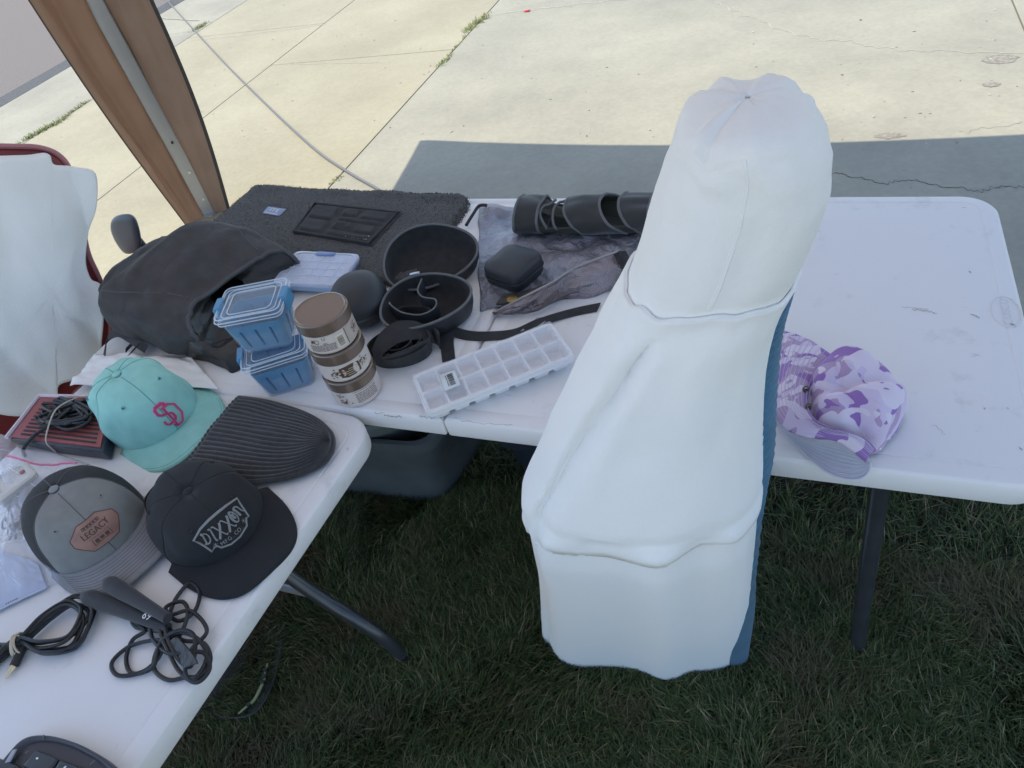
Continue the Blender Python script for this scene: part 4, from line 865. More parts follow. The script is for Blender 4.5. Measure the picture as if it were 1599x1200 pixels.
def fabric(name, col, var=.06, rough=.85, sheen=.06, bs=1500): return mat(name, col, rough, var=var, vscale=35, bump=.35, bscale=bs, bdist=.0006, sheen=sheen)
M_TEAL = fabric('mint_twill', (.32, .66, .60)); M_TEALS = mat('mint_thread', (.12, .36, .33), .8)
M_PINK = mat('pink_embroidery', (.62, .06, .20), .7, bump=.4, bscale=1500, bdist=.0005); M_PINKL = mat('light_pink_embroidery', (.80, .18, .32), .7, bump=.4, bscale=1500, bdist=.0005)
t, S, W, br, bm_, cr = cap('baseball_cap', 'mint green baseball cap with pink interlocking letters', .309, -.074, R_(-19), LZ + .001, .086, .108, .120, .070, M_TEAL, M_TEAL, M_TEAL, M_TEALS, xa=-.006, wr=.032, seed=1., brim_w=1.22, droop=.012, roll=R_(3))
b = MB()
for k in range(2): b.tube([W(br(.04 + .92 * i / 40, .86 + .09 * k, .0018)) for i in range(41)], .0004, 4)
b.build('stitching', M_TEALS, bm_)
def front_uv(S, W, t0, h, rr_):   # (u right, v up) on the front of the crown
    return lambda u, v, d=.001: W(S(u / rr_, t0 + v / h, d))
fu_ = front_uv(S, W, .27, .135, .085)
fu = lambda u, v, d=.001: fu_(u + .008, v, d)
def stroke(mb, pts, r, d, fu=fu, closed=False, flat=.6, sm=5): mb.tube([fu(u, v, d) for u, v in (spline2(pts, sm, closed))], r, 6, closed, flat=flat)
def spline2(P, k, closed=False): return [(p[0], p[1]) for p in (spline([np.array([*p, 0.]) for p in P], k, closed) if k > 1 else [np.array([*p, 0.]) for p in P])]
sS = [(.0035, .0125), (.0035, .0165), (.0005, .0195), (-.0125, .0195), (-.0165, .0160), (-.0165, .0075), (-.0130, .0045), (.0020, -.0010), (.0035, -.0040), (.0035, -.0090), (.0005, -.0120), (-.0125, -.0120), (-.0165, -.0085), (-.0165, -.0045)]
sD = [(-.0065, -.0170), (-.0030, -.0200), (-.0030, .0095), (-.0060, .0120), (.0080, .0120), (.0175, .0040), (.0175, -.0120), (.0080, -.0200), (-.0030, -.0200)]
sc = 1.05
b = MB()
for q in (sS, sD): stroke(b, [(x * sc, y * sc) for x, y in q], .0043, .0012, sm=1)
lg = b.build('letter_outline', M_PINKL, cr); b = MB()
for q in (sS, sD): stroke(b, [(x * sc, y * sc) for x, y in q], .0026, .0036, sm=1)
b.build('letters', M_PINK, cr)

M_GREYT = fabric('grey_twill', (.235, .235, .225), .08); M_GREYS = mat('grey_thread', (.11, .11, .11), .8); M_MESH = mat('black_mesh', (.018, .018, .020), .7, bump=.9, bscale=420, bdist=.002); M_LEA = mat('tan_leather', (.34, .185, .145), .55, var=.12, vscale=50, bump=.25, bscale=500, bdist=.0006); M_LEAE = mat('burnt_leather_edge', (.10, .045, .035), .6)
M_GREYB = fabric('grey_brim_twill', (.26, .26, .275), .08)
t, S, W, br, bm_, cr = cap('trucker_cap', 'grey trucker cap with black mesh back and tan leather patch', .388, -.330, R_(-20), LZ + .001, .088, .103, .108, .074, M_GREYT, M_MESH, M_GREYB, M_GREYS, xa=-.010, wr=.006, seed=4., brim_w=1.04, droop=.014, button=M_GREYB, eyelet=M_GREYB, frontdeg=66)
b = MB()
for k in range(9): b.tube([W(br(.07 + .86 * i / 50, .16 + .085 * k, .0019)) for i in range(51)], .00045, 4)
b.build('stitching', M_GREYS, bm_)
fu2 = front_uv(S, W, .40, .125, .085)
hexo = [(x * 1.12, y * 1.1) for x, y in ((-.017, .0185), (.017, .0185), (.036, .004), (.036, -.006), (.019, -.0205), (-.019, -.0205), (-.036, -.006), (-.036, .004))]
def hexpt(i, k): return hexo[i % 8][0] * k, hexo[i % 8][1] * k
b = MB(); nh = 8
rngs = []
for kk, d in ((1.0, .0006), (1.0, .0026), (.96, .0032), (.75, .0032), (.5, .0032), (.25, .0032), (.02, .0032)):
    r = []
    for i in range(8):
        for s in range(6): x0, y0 = hexpt(i, kk); x1, y1 = hexpt(i + 1, kk); r.append(fu2(x0 + (x1 - x0) * s / 6, y0 + (y1 - y0) * s / 6, d))
    rngs.append(r)
b.rings(rngs, False, True); pt = b.build('leather_patch', M_LEA, cr)
b = MB(); b.tube(rngs[1], .0007, 5, True); b.build('patch_edge', M_LEAE, cr)
b = MB(); fd = lambda u, v: fu2(u, v, .0038); put_text(b, 'LEGACY', .0125, fd, 0, 0, .0005, 1.02)
for k in range(5): put_text(b, 'LEGACY', .0125, fd, 0, .00016 * (k - 2), .0005, 1.02)
def quad(mb, fn, u0, u1, v0, v1): mb.grid(lambda u, v: fn(u0 + (u1 - u0) * u, v0 + (v1 - v0) * v), 6, 1)
quad(b, fd, -.016, .016, .0125, .0135); quad(b, fd, -.016, .016, .0085, .0092); quad(b, fd, -.016, -.0150, .0085, .0135); quad(b, fd, .0150, .016, .0085, .0135)
for k in range(5): quad(b, fd, -.0138 + .0060 * k, -.0098 + .0058 * k, .0098, .0122)
for k in range(11): quad(b, fd, -.0165 + .003 * k, -.0147 + .003 * k, -.0072, -.0064)
for (u0, u1, v0, v1) in ((-.0115, -.0055, -.0150, -.0100), (-.003, .003, -.0138, -.0100), (.0055, .0115, -.0150, -.0100)): quad(b, fd, u0, u1, v0, v1)
b.tube([fd(u, v) for u, v in ((-.0145, -.0085), (-.0150, -.0170), (-.006, -.0160), (0, -.0150), (.006, -.0160), (.0150, -.0170), (.0145, -.0085))], .0005, 4)
b.build('branding', M_LEAE, pt)

M_DX = fabric('black_twill', (.013, .014, .017), .12); M_DXS = mat('black_thread', (.012, .012, .014), .8); M_EMB2 = mat('grey_embroidery', (.27, .275, .28), .8, bump=.5, bscale=1500, bdist=.0006); M_PATCHB = mat('black_patch', (.020, .020, .021), .85, bump=.4, bscale=1200)
t, S, W, br, bm_, cr = cap('snapback_cap', 'black flat brim cap with grey embroidered shield badge', .600, -.272, R_(-22), LZ + .001, .086, .102, .084, .078, M_DX, M_DX, M_DX, M_DXS, xa=.004, wr=.016, seed=9., brim_w=1.14, droop=.004, backlean=.02, k_f=.50, k_b=.5, frontdeg=80)
fu3_ = front_uv(S, W, .43, .112, .086)
fu3 = lambda u, v, d=.001: fu3_(u * 1.18, v * 1.18, d)
outl = [(-.046, .004), (-.030, .0155), (-.012, .0205), (.008, .021), (.026, .0175), (.046, .010), (.0405, .004), (.036, -.006), (.033, -.0155), (.029, -.0135), (.025, -.0165), (.022, -.0200), (.006, -.0225), (-.008, -.0225), (-.020, -.0195), (-.023, -.0150), (-.027, -.0148), (-.032, -.0185), (-.036, -.008), (-.040, -.001)]
b = MB(); cnt = (0, .0); r_ = []
for kk in (1., .75, .5, .25, .02): r_.append([fu3(x * kk, y * kk, .0016) for x, y in outl])
b.rings(r_, False, True); pt = b.build('badge', M_PATCHB, cr)
b = MB(); b.tube([fu3(x, y, .0022) for x, y in outl], [.0020] * len(outl), 6, True, flat=.8)
b.tube([fu3(x, y, .0026) for x, y in outl[0:6]], [.0012, .0024, .0028, .0028, .0024, .0012], 6, flat=.7)
def st3(pts, r=.00125, sm=4): stroke(b, pts, r, .0028, fu3, sm=sm)
def glyph(u0, s, G, r=.0018):
    for q in G: st3([(u0 + x * s, .0005 + y * s) for x, y in q], r)
gD = [[(-.0055, .008), (-.003, .009), (-.003, -.008)], [(-.006, -.007), (0, -.0085), (.0045, -.004), (.0045, .004), (.0005, .008), (-.005, .007)]]
gI = [[(-.002, .0085), (.001, .008), (0, -.007), (.002, -.0085)]]
gX = [[(-.006, .0085), (-.004, .009), (.004, -.008), (.0065, -.008)], [(.006, .0095), (.0045, .006), (-.004, -.007), (-.006, -.009)]]
gO = [[(0, .0095), (-.004, .003), (-.0035, -.005), (0, -.008), (.004, -.003), (.0035, .005), (0, .0095)], [(-.001, .004), (.001, -.003)], [(.001, .005), (-.001, -.002)]]
gN = [[(-.004, -.007), (-.0035, .006)], [(-.006, .005), (-.002, .0085), (.003, .006), (.0035, -.004), (.006, -.007)]]
for u0, G in ((-.029, gD), (-.0195, gI), (-.009, gX), (.006, gX), (.0185, gO), (.0300, gN)): glyph(u0, .86 if u0 < -.02 or u0 > .025 else 1.02, G)
b.build('embroidery', M_EMB2, pt)
b = MB(); fe = lambda u, v: fu3(u, v, .0030)
for i, ch in enumerate('MFG.CO.'): 
    for kk in range(3): put_text(b, ch, .0072, fe, 0, -.0155 + .0052 * i + .0001 * kk, -.0158 + .0006 * math.cos((i - 3) * .5))
for u0 in (-.0235, .0235):
    for a in (0, 1.05, 2.1): b.tube([fe(u0 - .003 * math.cos(a), -.0125 - .003 * math.sin(a)), fe(u0 + .003 * math.cos(a), -.0125 + .003 * math.sin(a))], .0004, 4)
b.build('small_lettering', M_EMB2, pt)
b = MB(); b.ribbon([W(p) for p in ((-.082, -.06, .018), (-.115, -.045, .020), (-.125, 0, .022), (-.115, .045, .022), (-.085, .06, .020))], (0, 0, 1), .030, .002, smooth=6); b.build('snap_strap', M_DX, t)

# beanie, flattened, ribbed
c = at(400, 685, LZ); t = thing('beanie', 'dark charcoal ribbed knit beanie lying flat on the near table', 'beanie', (c[0], c[1], LZ))
ed = {}
T0, T1 = (at(372, 622, LZ + .012), at(283, 745, LZ + .012))   # open end corners
TIP = at(517, 692, LZ + .012)
up = [at(*q, LZ + .012) for q in ((372, 622), (415, 628), (460, 641), (493, 656), (512, 673), (518, 684), (519, 694))]; lo = [at(*q, LZ + .012) for q in ((283, 742), (335, 750), (400, 752), (457, 744), (499, 726), (515, 708), (519, 694))]
up, lo = spline(up, 12), spline(lo, 12); nb = len(up) - 1
M_KNIT = mat('charcoal_knit', (.031, .030, .033), .95, var=.25, vscale=90, bump=.7, bscale=850, bdist=.002, sheen=.4)
def bean(u, v, s):
    i = u * nb; k = int(i); fr_ = i - k; A = up[k] * (1 - fr_) + up[min(k + 1, nb)] * fr_; B = lo[k] * (1 - fr_) + lo[min(k + 1, nb)] * fr_
    p = A * (1 - v) + B * v; e = math.sin(PI * v) ** .45 * min(1, (1 - u) / .12) ** .5
    rib = abs(math.sin(PI * (19 * v + .35 * nz(u * 5, v * 6)))) ** .8
    z = e * (.015 + .010 * nz(u * 4, v * 3, 5) - .006 * (u < .04)) + rib * .0026 * min(1, (1 - u) * 8) * (e > .02)
    return np.array([p[0], p[1], LZ + .013 + s * z * (1 if s > 0 else .45)])
b = MB(); b.grid(lambda u, v: bean(u, v, 1), 70, 240); b.build('top_layer', M_KNIT, t, ang=80)
b = MB(); b.grid(lambda u, v: bean(u, v, -1), 30, 60); b.build('under_layer', M_KNIT, t, ang=80)
b = MB(); b.tube([bean(u, .0, 1) + np.array([0, 0, -.002]) for u in np.linspace(0, 1, 60)] + [bean(1 - u, 1., 1) + np.array([0, 0, -.002]) for u in np.linspace(0, 1, 60)], .0060, 8); b.build('rolled_edge', M_KNIT, t)

# ================= CABLES =================
t = thing('cable_coil', 'coiled black audio cable tied with a beige band and ending in a metal plug', 'cable', tuple(at(80, 1000, LZ)))
b = MB(); Pc = []
tie = at(30, 1008, LZ + .012)
rr1 = random.Random(3)
tip = at(151, 968, LZ); axv = (tip - tie); axv[2] = 0; Lh = np.linalg.norm(axv); axv /= Lh; sdv = np.array([-axv[1], axv[0], 0])
full = []
for k in range(9):
    l = Lh * rr1.uniform(.80, 1.03); wd = rr1.uniform(.030, .050); sh = rr1.uniform(-.008, .008); zz = LZ + .005 + .0016 * k
    pts = [(0, rr1.uniform(-.007, .007)), (.35, wd * .7 + sh), (.72, wd + sh), (.96, wd * .45 + sh), (1.0, -wd * .2 + sh), (.82, -wd * .85 + sh), (.4, -wd * .62 + sh), (0, rr1.uniform(-.007, .007)), (-.5, -.012 + rr1.uniform(-.01, .01)), (-1.0, .0 + rr1.uniform(-.03, .03)), (-.5, .012 + rr1.uniform(-.01, .01))]
    for x, y in pts: p = tie + axv * l * x + sdv * y; full.append(np.array([p[0], p[1], zz + rr1.uniform(0, .006)]))
b.tube(full, .0030, 7, smooth=6); b.build('cord', M_RUB, t)
b = MB()
for k in range(4): 
    o = tie + axv * (.0035 * (k - 1.5)); b.tube([o + sdv * .0165 * math.cos(a) + np.array([0, 0, .003 + .0125 * math.sin(a)]) + axv * .003 * math.sin(a + k) for a in np.linspace(0, 2 * PI, 20, False)], .0015, 6, True)
b.build('tie_band', mat('beige_band', (.55, .47, .36), .7), t)
P = [at(*q, LZ + h) for q, h in (((38, 1010), .012), ((30, 1024), .010), ((22, 1040), .008))]; b = MB(); b.tube(P, [.005, .0065, .0065], 10, smooth=3); pl = b.build('plug_sleeve', M_RUB, t)
b = MB(); P2 = [at(22, 1040, LZ + .008), at(17, 1047, LZ + .007), at(13, 1054, LZ + .006), at(10, 1060, LZ + .006)]; b.tube(P2, [.0045, .0045, .003, .0015], 10, smooth=3); b.build('plug_tip', mat('gold_metal', (.75, .62, .42), .3, 1.), pl)

t = thing('skipping_rope', 'black skipping rope with two foam handles tangled on the near table', 'skipping rope', tuple(at(265, 1010, LZ)))
def handle(a, c_, h0, h1, r0):
    A, C = at(*a, LZ + h0), at(*c_, LZ + h1); b = MB(); n = 24; rad = []; P = []
    for k in range(n + 1):
        s = k / n; P.append(A + (C - A) * s); rad.append(r0 * (min(1, .55 + 6 * s) if s < .1 else 1 - .42 * max(0, (s - .25) / .75) ** .8))
    b.tube(P, rad, 18); h = b.build('handle', mat('handle_foam', (.022, .023, .029), .75, bump=.3, bscale=700, bdist=.0006, sheen=.25) if not bpy.data.materials.get('handle_foam') else bpy.data.materials['handle_foam'], t, ang=50); return h, A, C
h1, A1_, C1_ = handle((131, 930), (262, 981), .016, .018, .0130); h2, A2_, C2_ = handle((166, 908), (262, 966), .026, .034, .0130)
b = MB(); e0 = at(229, 962, LZ + .0355); dv = (C1_ - A1_); dv /= np.linalg.norm(dv); sv = np.array([-dv[1], dv[0], 0])
fn_ = lambda u, v: e0 + dv * u + sv * v + np.array([0, 0, -.5 * abs(v) ** 1.1])
put_text(b, '69', .016, fn_, 0, 0, 0); b.build('printed_mark', M_WHITE, h1)
R1 = random.Random(12)
loops = [((250, 985), (262, 925, 42, 26)), ]
ctrl = [(262, 980, .012), (285, 1000, .018), (320, 1005, .012), (330, 1035, .006), (305, 1062, .005), (290, 1050, .010), (300, 1015, .02), (325, 985, .012), (300, 955, .010), (270, 960, .014), (240, 968, .016), (236, 995, .010), (262, 1020, .018), (290, 1020, .02), (320, 1020, .012), (329, 1045, .006), (308, 1066, .004), (280, 1048, .010), (262, 1015, .018), (250, 985, .020), (262, 965, .016), (275, 935, .006), (297, 911, .004), (313, 925, .004), (305, 955, .008), (278, 970, .012),
        (258, 950, .012), (285, 940, .010), (294, 960, .010), (275, 1000, .016), (240, 1000, .010), (200, 1010, .005), (172, 1035, .004), (182, 1055, .004), (220, 1050, .005), (245, 1030, .007), (262, 1000, .016), (285, 988, .022), (312, 1000, .018), (325, 1025, .010), (310, 1055, .008), (290, 1058, .004), (262, 1062, .004), (240, 1045, .005), (245, 1015, .012), (265, 990, .020),
        (240, 985, .010), (212, 980, .006), (205, 970, .006), (225, 985, .010), (205, 1000, .006), (195, 1030, .004), (205, 1052, .0035), (238, 1042, .008), (250, 1005, .018), (280, 985, .026), (305, 995, .022), (300, 1040, .012), (280, 1030, .018), (262, 998, .022), (258, 972, .024), (262, 966, .030)]
ctrl = [(265 + (x - 265) * .97, y, h) for x, y, h in ctrl]
b = MB(); b.tube([at(x, y, LZ + h * .9 + .0015) for x, y, h in ctrl], .0031, 8, smooth=7); b.build('rope', M_RUB, t)
b = MB(); P = [at(*q, LZ + .022) for q in ((268, 1000), (290, 1025), (298, 1040))]; b.ribbon(P, (.8, .3, .3), .026, .003, smooth=4); b.build('care_label', M_LINING, t)
b = MB(); P = [at(*q, LZ + .014) for q in ((290, 1020), (297, 1028), (300, 1040))]; b.ribbon(P, (.8, .3, .3), .008, .002, smooth=4); b.build('clear_tag', mat('blueish_tag', (.25, .32, .38), .4), t)

# keyboard at the bottom left
t = thing('keypad', 'dark grey rounded keyboard cut off at the lower left corner of the scene', 'keyboard', tuple(at(60, 1220, LZ)))
M_KB = mat('grey_plastic_shell', (.050, .047, .056), .45, bump=.2, bscale=900, bdist=.0005); M_KEY = mat('key_plastic', (.040, .048, .060), .4, bump=.15, bscale=900, bdist=.0005)
kz = LZ + .022
out = [at(*q, kz) for q in ((-60, 1262), (-20, 1215), (8, 1178), (30, 1155), (52, 1147), (80, 1148), (110, 1156), (140, 1170), (170, 1190), (215, 1235), (250, 1290), (250, 1400), (60, 1420), (-80, 1330))]
out = spline(out, 6, True); ce = np.mean(out, 0)
def ko(k, z): return [tuple(ce[:2] + (p[:2] - ce[:2]) * k) + (z,) for p in out]
b = MB(); b.rings([ko(.97, LZ + .001), ko(1.0, LZ + .006), ko(1.0, LZ + .014), ko(.985, LZ + .020), ko(.95, LZ + .0225), ko(.90, LZ + .0215), ko(.87, LZ + .017), ko(.3, LZ + .017)]); sh_ = b.build('shell', M_KB, t, ang=50)
kq = onquad(((58, 1172), (132, 1202), (100, 1270), (8, 1232)), LZ + .020)
def key(u0, u1, v0, v1, mk=None):
    b = MB(); rg = []
    for ins, h in ((0, -.006), (0, .0015), (.05, .0035), (.12, .0038)): rg.append([tuple(kq(u0 + (u1 - u0) * (.5 + x), v0 + (v1 - v0) * (.5 + y), h)) for x, y in rrect(.5 - ins, .5 - ins, .1, 4)])
    b.rings(rg); k = b.build('key', M_KEY, t, ang=35)
    if mk: b = MB(); mk(b, lambda u, v: kq(u0 + (u1 - u0) * u, v0 + (v1 - v0) * v, .0045)); b.build('key_mark', M_WHITE, k)
dot = lambda b, f_: b.add([f_(.32 + .05 * math.cos(a), .62 + .06 * math.sin(a)) for a in np.linspace(0, 2 * PI, 10, False)], [tuple(range(10))])
sls = lambda b, f_: b.add([f_(*q) for q in ((.25, .2), (.32, .2), (.42, .8), (.35, .8))], [(0, 1, 2, 3)])
key(0, .48, .56, 1, dot); key(.52, 1.0, .56, 1, sls); key(1.04, 1.5, .5, .95); key(0, .48, .08, .52); key(.52, 1, .08, .52); key(1.04, 1.5, .02, .46); key(-.5, -.04, .1, .54)
b = MB(); kk = onquad(((20, 1172), (27, 1170), (16, 1190), (8, 1192)), LZ + .0232); b.grid(lambda u, v: kk(u, v), 3, 3); b.build('pale_button', mat('pale_button', (.36, .37, .42), .4), t, solid=.002)
b = MB()
for q in (((40, 1177), (44, 1173)), ((68, 1148), (67, 1156)), ((140, 1195), (148, 1187))): b.tube([at(*q[0], LZ + .0235), at(*q[1], LZ + .0228)], .0008, 5)
b.build('moulded_tick', M_PIPE, t)

# ================= FAR LEFT OF THE NEAR TABLE =================
# red and black appliance with cable on it
t = thing('appliance', 'red slotted appliance with black sides, its black cord bundled on top under a rubber band', 'appliance', (.12, -.13, LZ))
zt = LZ + .036; f = onquad(((62, 618), (178, 621), (160, 702), (10, 684)), zt)
b = MB(); b.rings([[tuple(f(u, v, h)) for u, v in ((0, 0), (1, 0), (1, 1), (0, 1))] for h in (-.035, -.004)]); b.build('body', mat('blue_black_plastic', (.035, .042, .060), .35), t, bevel=.006)
def slots(name):
    m = mat(name, (.36, .085, .085), .45); return m
M_RED = mat('red_enamel', (.33, .075, .075), .4); b = MB(); b.rings([[tuple(f(.03 + .94 * u, .04 + .92 * v, h)) for u, v in ((0, 0), (1, 0), (1, 1), (0, 1))] for h in (-.006, -.0005)]); b.build('red_panel', M_RED, t)
b = MB()
for k in range(10): v = .10 + .08 * k; b.rings([[tuple(f(u, vv, .0006)) for u, vv in ((.12 - .02 * (k % 1), v), (.92, v - .01), (.92, v + .022), (.12, v + .032))], [tuple(f(u, vv, .0009)) for u, vv in ((.12, v), (.92, v - .01), (.92, v + .022), (.12, v + .032))]])
b.build('slot', M_INK, t)
b = MB(); b.tube([f(.0, .0, 0), f(0, 1, 0), f(1, 1, 0)], .0045, 6); b.build('pale_edge', mat('pinkish_white', (.72, .62, .68), .4), t)
b = MB(); R3 = random.Random(5); P = []
for k in range(46): P.append(f(.55 + .34 * math.sin(k * 1.9) * R3.uniform(.5, 1), .55 + .34 * math.cos(k * 1.55) * R3.uniform(.4, 1), .005 + .011 * R3.random()))
b.tube(P, .0032, 7, smooth=7); P = [f(u, v, h) for u, v, h in ((.62, .6, .02), (.45, .3, .012), (.30, .08, .006), (.18, -.10, -.012), (.14, -.14, -.031))]; b.tube(P, .0036, 7, smooth=6)
b.build('power_cord', M_RUB, t)
b = MB(); P = [f(u, v, h) for u, v, h in ((.62, 1.02, -.002), (.58, .8, .018), (.50, .5, .028), (.46, .2, .018), (.44, -.005, .003), (.445, -.02, -.02), (.45, -.02, -.034))]; b.tube(P, .0014, 6, smooth=6); b.build('rubber_band', mat('pale_rubber', (.60, .54, .46), .6), t)

# clear zip bag with a white gadget and cables in it
t = thing('zip_bag', 'clear plastic zip bag with a pink seal holding cables and a white gadget', 'plastic bag', tuple(at(50, 830, LZ)))
f = onquad(((-30, 668), (148, 728), (98, 905), (-60, 985)), LZ + .004); M_BAGF = film('bag_film', (.86, .88, 1.), .17, .10, .55)
def zb(u, v): 
    e = min(u, 1 - u, v, 1 - v); hh = .050 * min(1, e / .22) ** .6 * (.75 + .6 * nz(u * 3, v * 3, 2)) + .006 * nz(u * 7, v * 7, 6) * min(1, e * 8) + .002 * nz(u * 24 + v * 8, v * 20, 1) * min(1, e * 8)
    return f(u, v, max(.001, hh))
b = MB(); b.grid(zb, 70, 70); b.build('film', M_BAGF, t, ang=70)
b = MB()
for k in range(26):
    u0, v0, an, ll = random.uniform(.08, .8), random.uniform(.08, .8), random.uniform(-.6, 1.2), random.uniform(.06, .25)
    b.tube([zb(min(.97, max(.03, u0 + ll * s * math.cos(an))), min(.97, max(.03, v0 + ll * s * math.sin(an)))) + np.array([0, 0, .0006]) for s in np.linspace(0, 1, 10)], [.0001, .0006, .0001], 4)
b.build('film_crease', film('bag_crease', (1, 1, 1), .5, .1), t)
b = MB(); b.tube([zb(u, v) + np.array([0, 0, .001]) for u, v in zip(np.linspace(.42, .92, 24), .80 + .13 * np.linspace(0, 1, 24) ** 2)], .0022, 6); b.tube([zb(u, .86) + np.array([0, 0, .001]) for u in np.linspace(.02, .35, 16)], .0010, 6); b.build('zip_seal', mat('pink_seal', (.85, .25, .42), .5), t)
b = MB(); fg = onquad(((-25, 752), (38, 718), (56, 738), (-5, 785)), LZ + .050)
b.rings([[tuple(fg(.5 + x, .5 + y, h)) for x, y in rrect(.5 - i_, .5 - i_, .12, 5)] for i_, h in ((.04, -.03), (0, -.024), (0, -.003), (.05, 0), (.14, 0), (.16, -.004), (.3, -.004))]); gd = b.build('white_gadget', mat('cream_plastic', (.66, .64, .60), .4), t, ang=40)
b = MB(); c = fg(.78, .52, -.0025); b.lathe([(.0, 0), (.0045, 0), (.0045, .0012), (.003, .0014), (0, .0012)], c, 16); b.build('red_button', mat('dull_red', (.40, .12, .12), .5), gd)
b = MB(); R4 = random.Random(8)
for q0 in ((30, 820), (70, 800), (85, 830), (50, 770)):
    P = [at(q0[0] + R4.uniform(-28, 28), q0[1] + R4.uniform(-26, 26), LZ + R4.uniform(.006, .036)) for k in range(12)]; b.tube(P, R4.choice((.0016, .0022)), 6, smooth=6)
P = [at(*q, LZ + .03) for q in ((20, 790), (8, 800), (10, 815), (25, 824), (50, 827), (75, 824))]; b.tube(P, .0012, 6, smooth=6)
b.build('cable', mat('dark_cable', (.06, .065, .07), .5), t)
b = MB(); c0 = at(72, 775, LZ + .022); b.grid(lambda u, v: tuple(c0 + np.array([.034 * math.cos(2 * PI * u) * math.sin(PI * v), .030 * math.sin(2 * PI * u) * math.sin(PI * v), .018 * math.cos(PI * v)]) * (1 + .35 * nz(3 * u, 5 * v, 2))), 24, 14, cu=True); b.build('dark_pouch', M_BLACKN, t)
b = MB()
for k in range(30): c = f(.16 + .6 * k / 30 + .0, .015, .0022); b.box((c[0], c[1], c[2]), (.0016, .0010, .0003), R4.uniform(0, 3))
b.build('printed_edge', mat('green_black_print', (.06, .09, .07), .6), t)
b = MB(); f3 = onquad(((-30, 850), (60, 880), (75, 920), (-40, 975)), LZ + .003); b.grid(lambda u, v: f3(u, v, .003 + .003 * abs(nz(u * 5, v * 4, 2))), 30, 20); b.build('paper_insert', mat('blueish_paper', (.55, .60, .74), .6), t)

# white paper bag with a dark tag at the left corner
t = thing('paper_bag', 'crumpled white bag with a dark swing tag at the left corner of the far table', 'bag', tuple(at(220, 590, TZ)))
f = onquad(((152, 556), (300, 560), (345, 612), (112, 606)), TZ + .004)
b = MB(); b.grid(lambda u, v: f(u, v, .006 + .020 * math.sin(PI * u) * math.sin(PI * v) + .012 * nz(u * 4, v * 3, 3) + .004 * nz(u * 10, v * 8)), 50, 30); b.build('paper', M_WHITEC, t, solid=.001)
f = onquad(((163, 588), (199, 567), (212, 580), (172, 600)), TZ + .034); b = MB(); b.grid(lambda u, v: f(u, v), 3, 3); tg = b.build('swing_tag', mat('dark_brown_card', (.055, .045, .045), .5), t, solid=.001)
b = MB(); b.grid(lambda u, v: f(.50 + .12 * u, .05 + .5 * v, .0012), 2, 2); b.build('tag_print', M_WHITE, tg)
b = MB(); b.tube([at(*q, TZ + .036) for q in ((176, 598), (168, 603), (160, 604), (160, 598), (168, 597))], .0016, 6, smooth=4); b.build('tag_hook', M_STEEL, tg)
# ================= BUCKET HAT =================
def camo():
    m = mat('purple_camo', (.6, .5, .7), .8, sheen=.2, bump=.3, bscale=1300, bdist=.0005); N, L, b_ = nodes(m); tc = N.new('ShaderNodeTexCoord')
    def lay(scale, loc, pos, dist=1.2):
        mp = N.new('ShaderNodeMapping'); mp.inputs['Location'].default_value = loc; n = N.new('ShaderNodeTexNoise'); n.inputs['Scale'].default_value = scale; n.inputs['Detail'].default_value = 1.0; n.inputs['Distortion'].default_value = dist
        L(tc.outputs['Object'], mp.inputs[0]); L(mp.outputs[0], n.inputs['Vector']); r = N.new('ShaderNodeValToRGB'); r.color_ramp.interpolation = 'CONSTANT'
        r.color_ramp.elements[0].color = (0, 0, 0, 1); r.color_ramp.elements[1].position = pos; r.color_ramp.elements[1].color = (1, 1, 1, 1); L(n.outputs[0], r.inputs[0]); return r
    prev = (.66, .56, .76, 1)
    for (sc_, lo_, ps_, c_) in ((19, (1, 3, 2), .50, (.45, .32, .52)), (19, (7, 5, 9), .545, (.30, .16, .48)), (20, (4, 8, 1), .555, (.74, .66, .80))):
        l = lay(sc_, lo_, ps_); mx = N.new('ShaderNodeMixRGB'); L(l.outputs[0], mx.inputs[0]); mx.inputs[2].default_value = (*c_, 1)
        if isinstance(prev, tuple): mx.inputs[1].default_value = prev
        else: L(prev, mx.inputs[1])
        prev = mx.outputs[0]
    L(prev, b_.inputs['Base Color']); return m
M_CAMO = camo(); M_HATL = mat('grey_hat_lining', (.50, .50, .58), .85, var=.06, vscale=30, bump=.3, bscale=1200, bdist=.0005)
t = thing('bucket_hat', 'purple camouflage bucket hat lying on its side at the front edge of the table', 'hat', tuple(at(1320, 660, TZ)))
def spz(q, k=10): return spline([at(x, y, TZ + h) for x, y, h in q], k)
C1 = spz(((1300, 556, .035), (1278, 575, .045), (1263, 600, .055), (1258, 630, .060), (1270, 657, .058), (1300, 672, .055), (1330, 680, .055), (1352, 690, .050), (1366, 706, .040)))
C2 = spz(((1217, 515, .012), (1212, 545, .022), (1206, 580, .034), (1203, 615, .040), (1207, 643, .042), (1228, 670, .044), (1262, 684, .046), (1308, 690, .046), (1352, 722, .028)))
n = len(C1) - 1
b = MB()
def brim_f(u, v):
    i = int(round(u * n)); p = C1[i] * (1 - v) + C2[i] * v; return p + np.array([0, 0, .008 * math.sin(PI * v) + .003 * nz(u * 7, v * 4)])
b.grid(brim_f, n, 14); br_ = b.build('brim', M_CAMO, t, solid=.002)
b = MB()
for k in range(9): v = .12 + .095 * k; b.tube([brim_f(i / n, v) + np.array([0, 0, .0016]) for i in range(n + 1)], .00045, 4)
b.build('stitching', mat('lilac_thread', (.62, .55, .72), .8), br_)
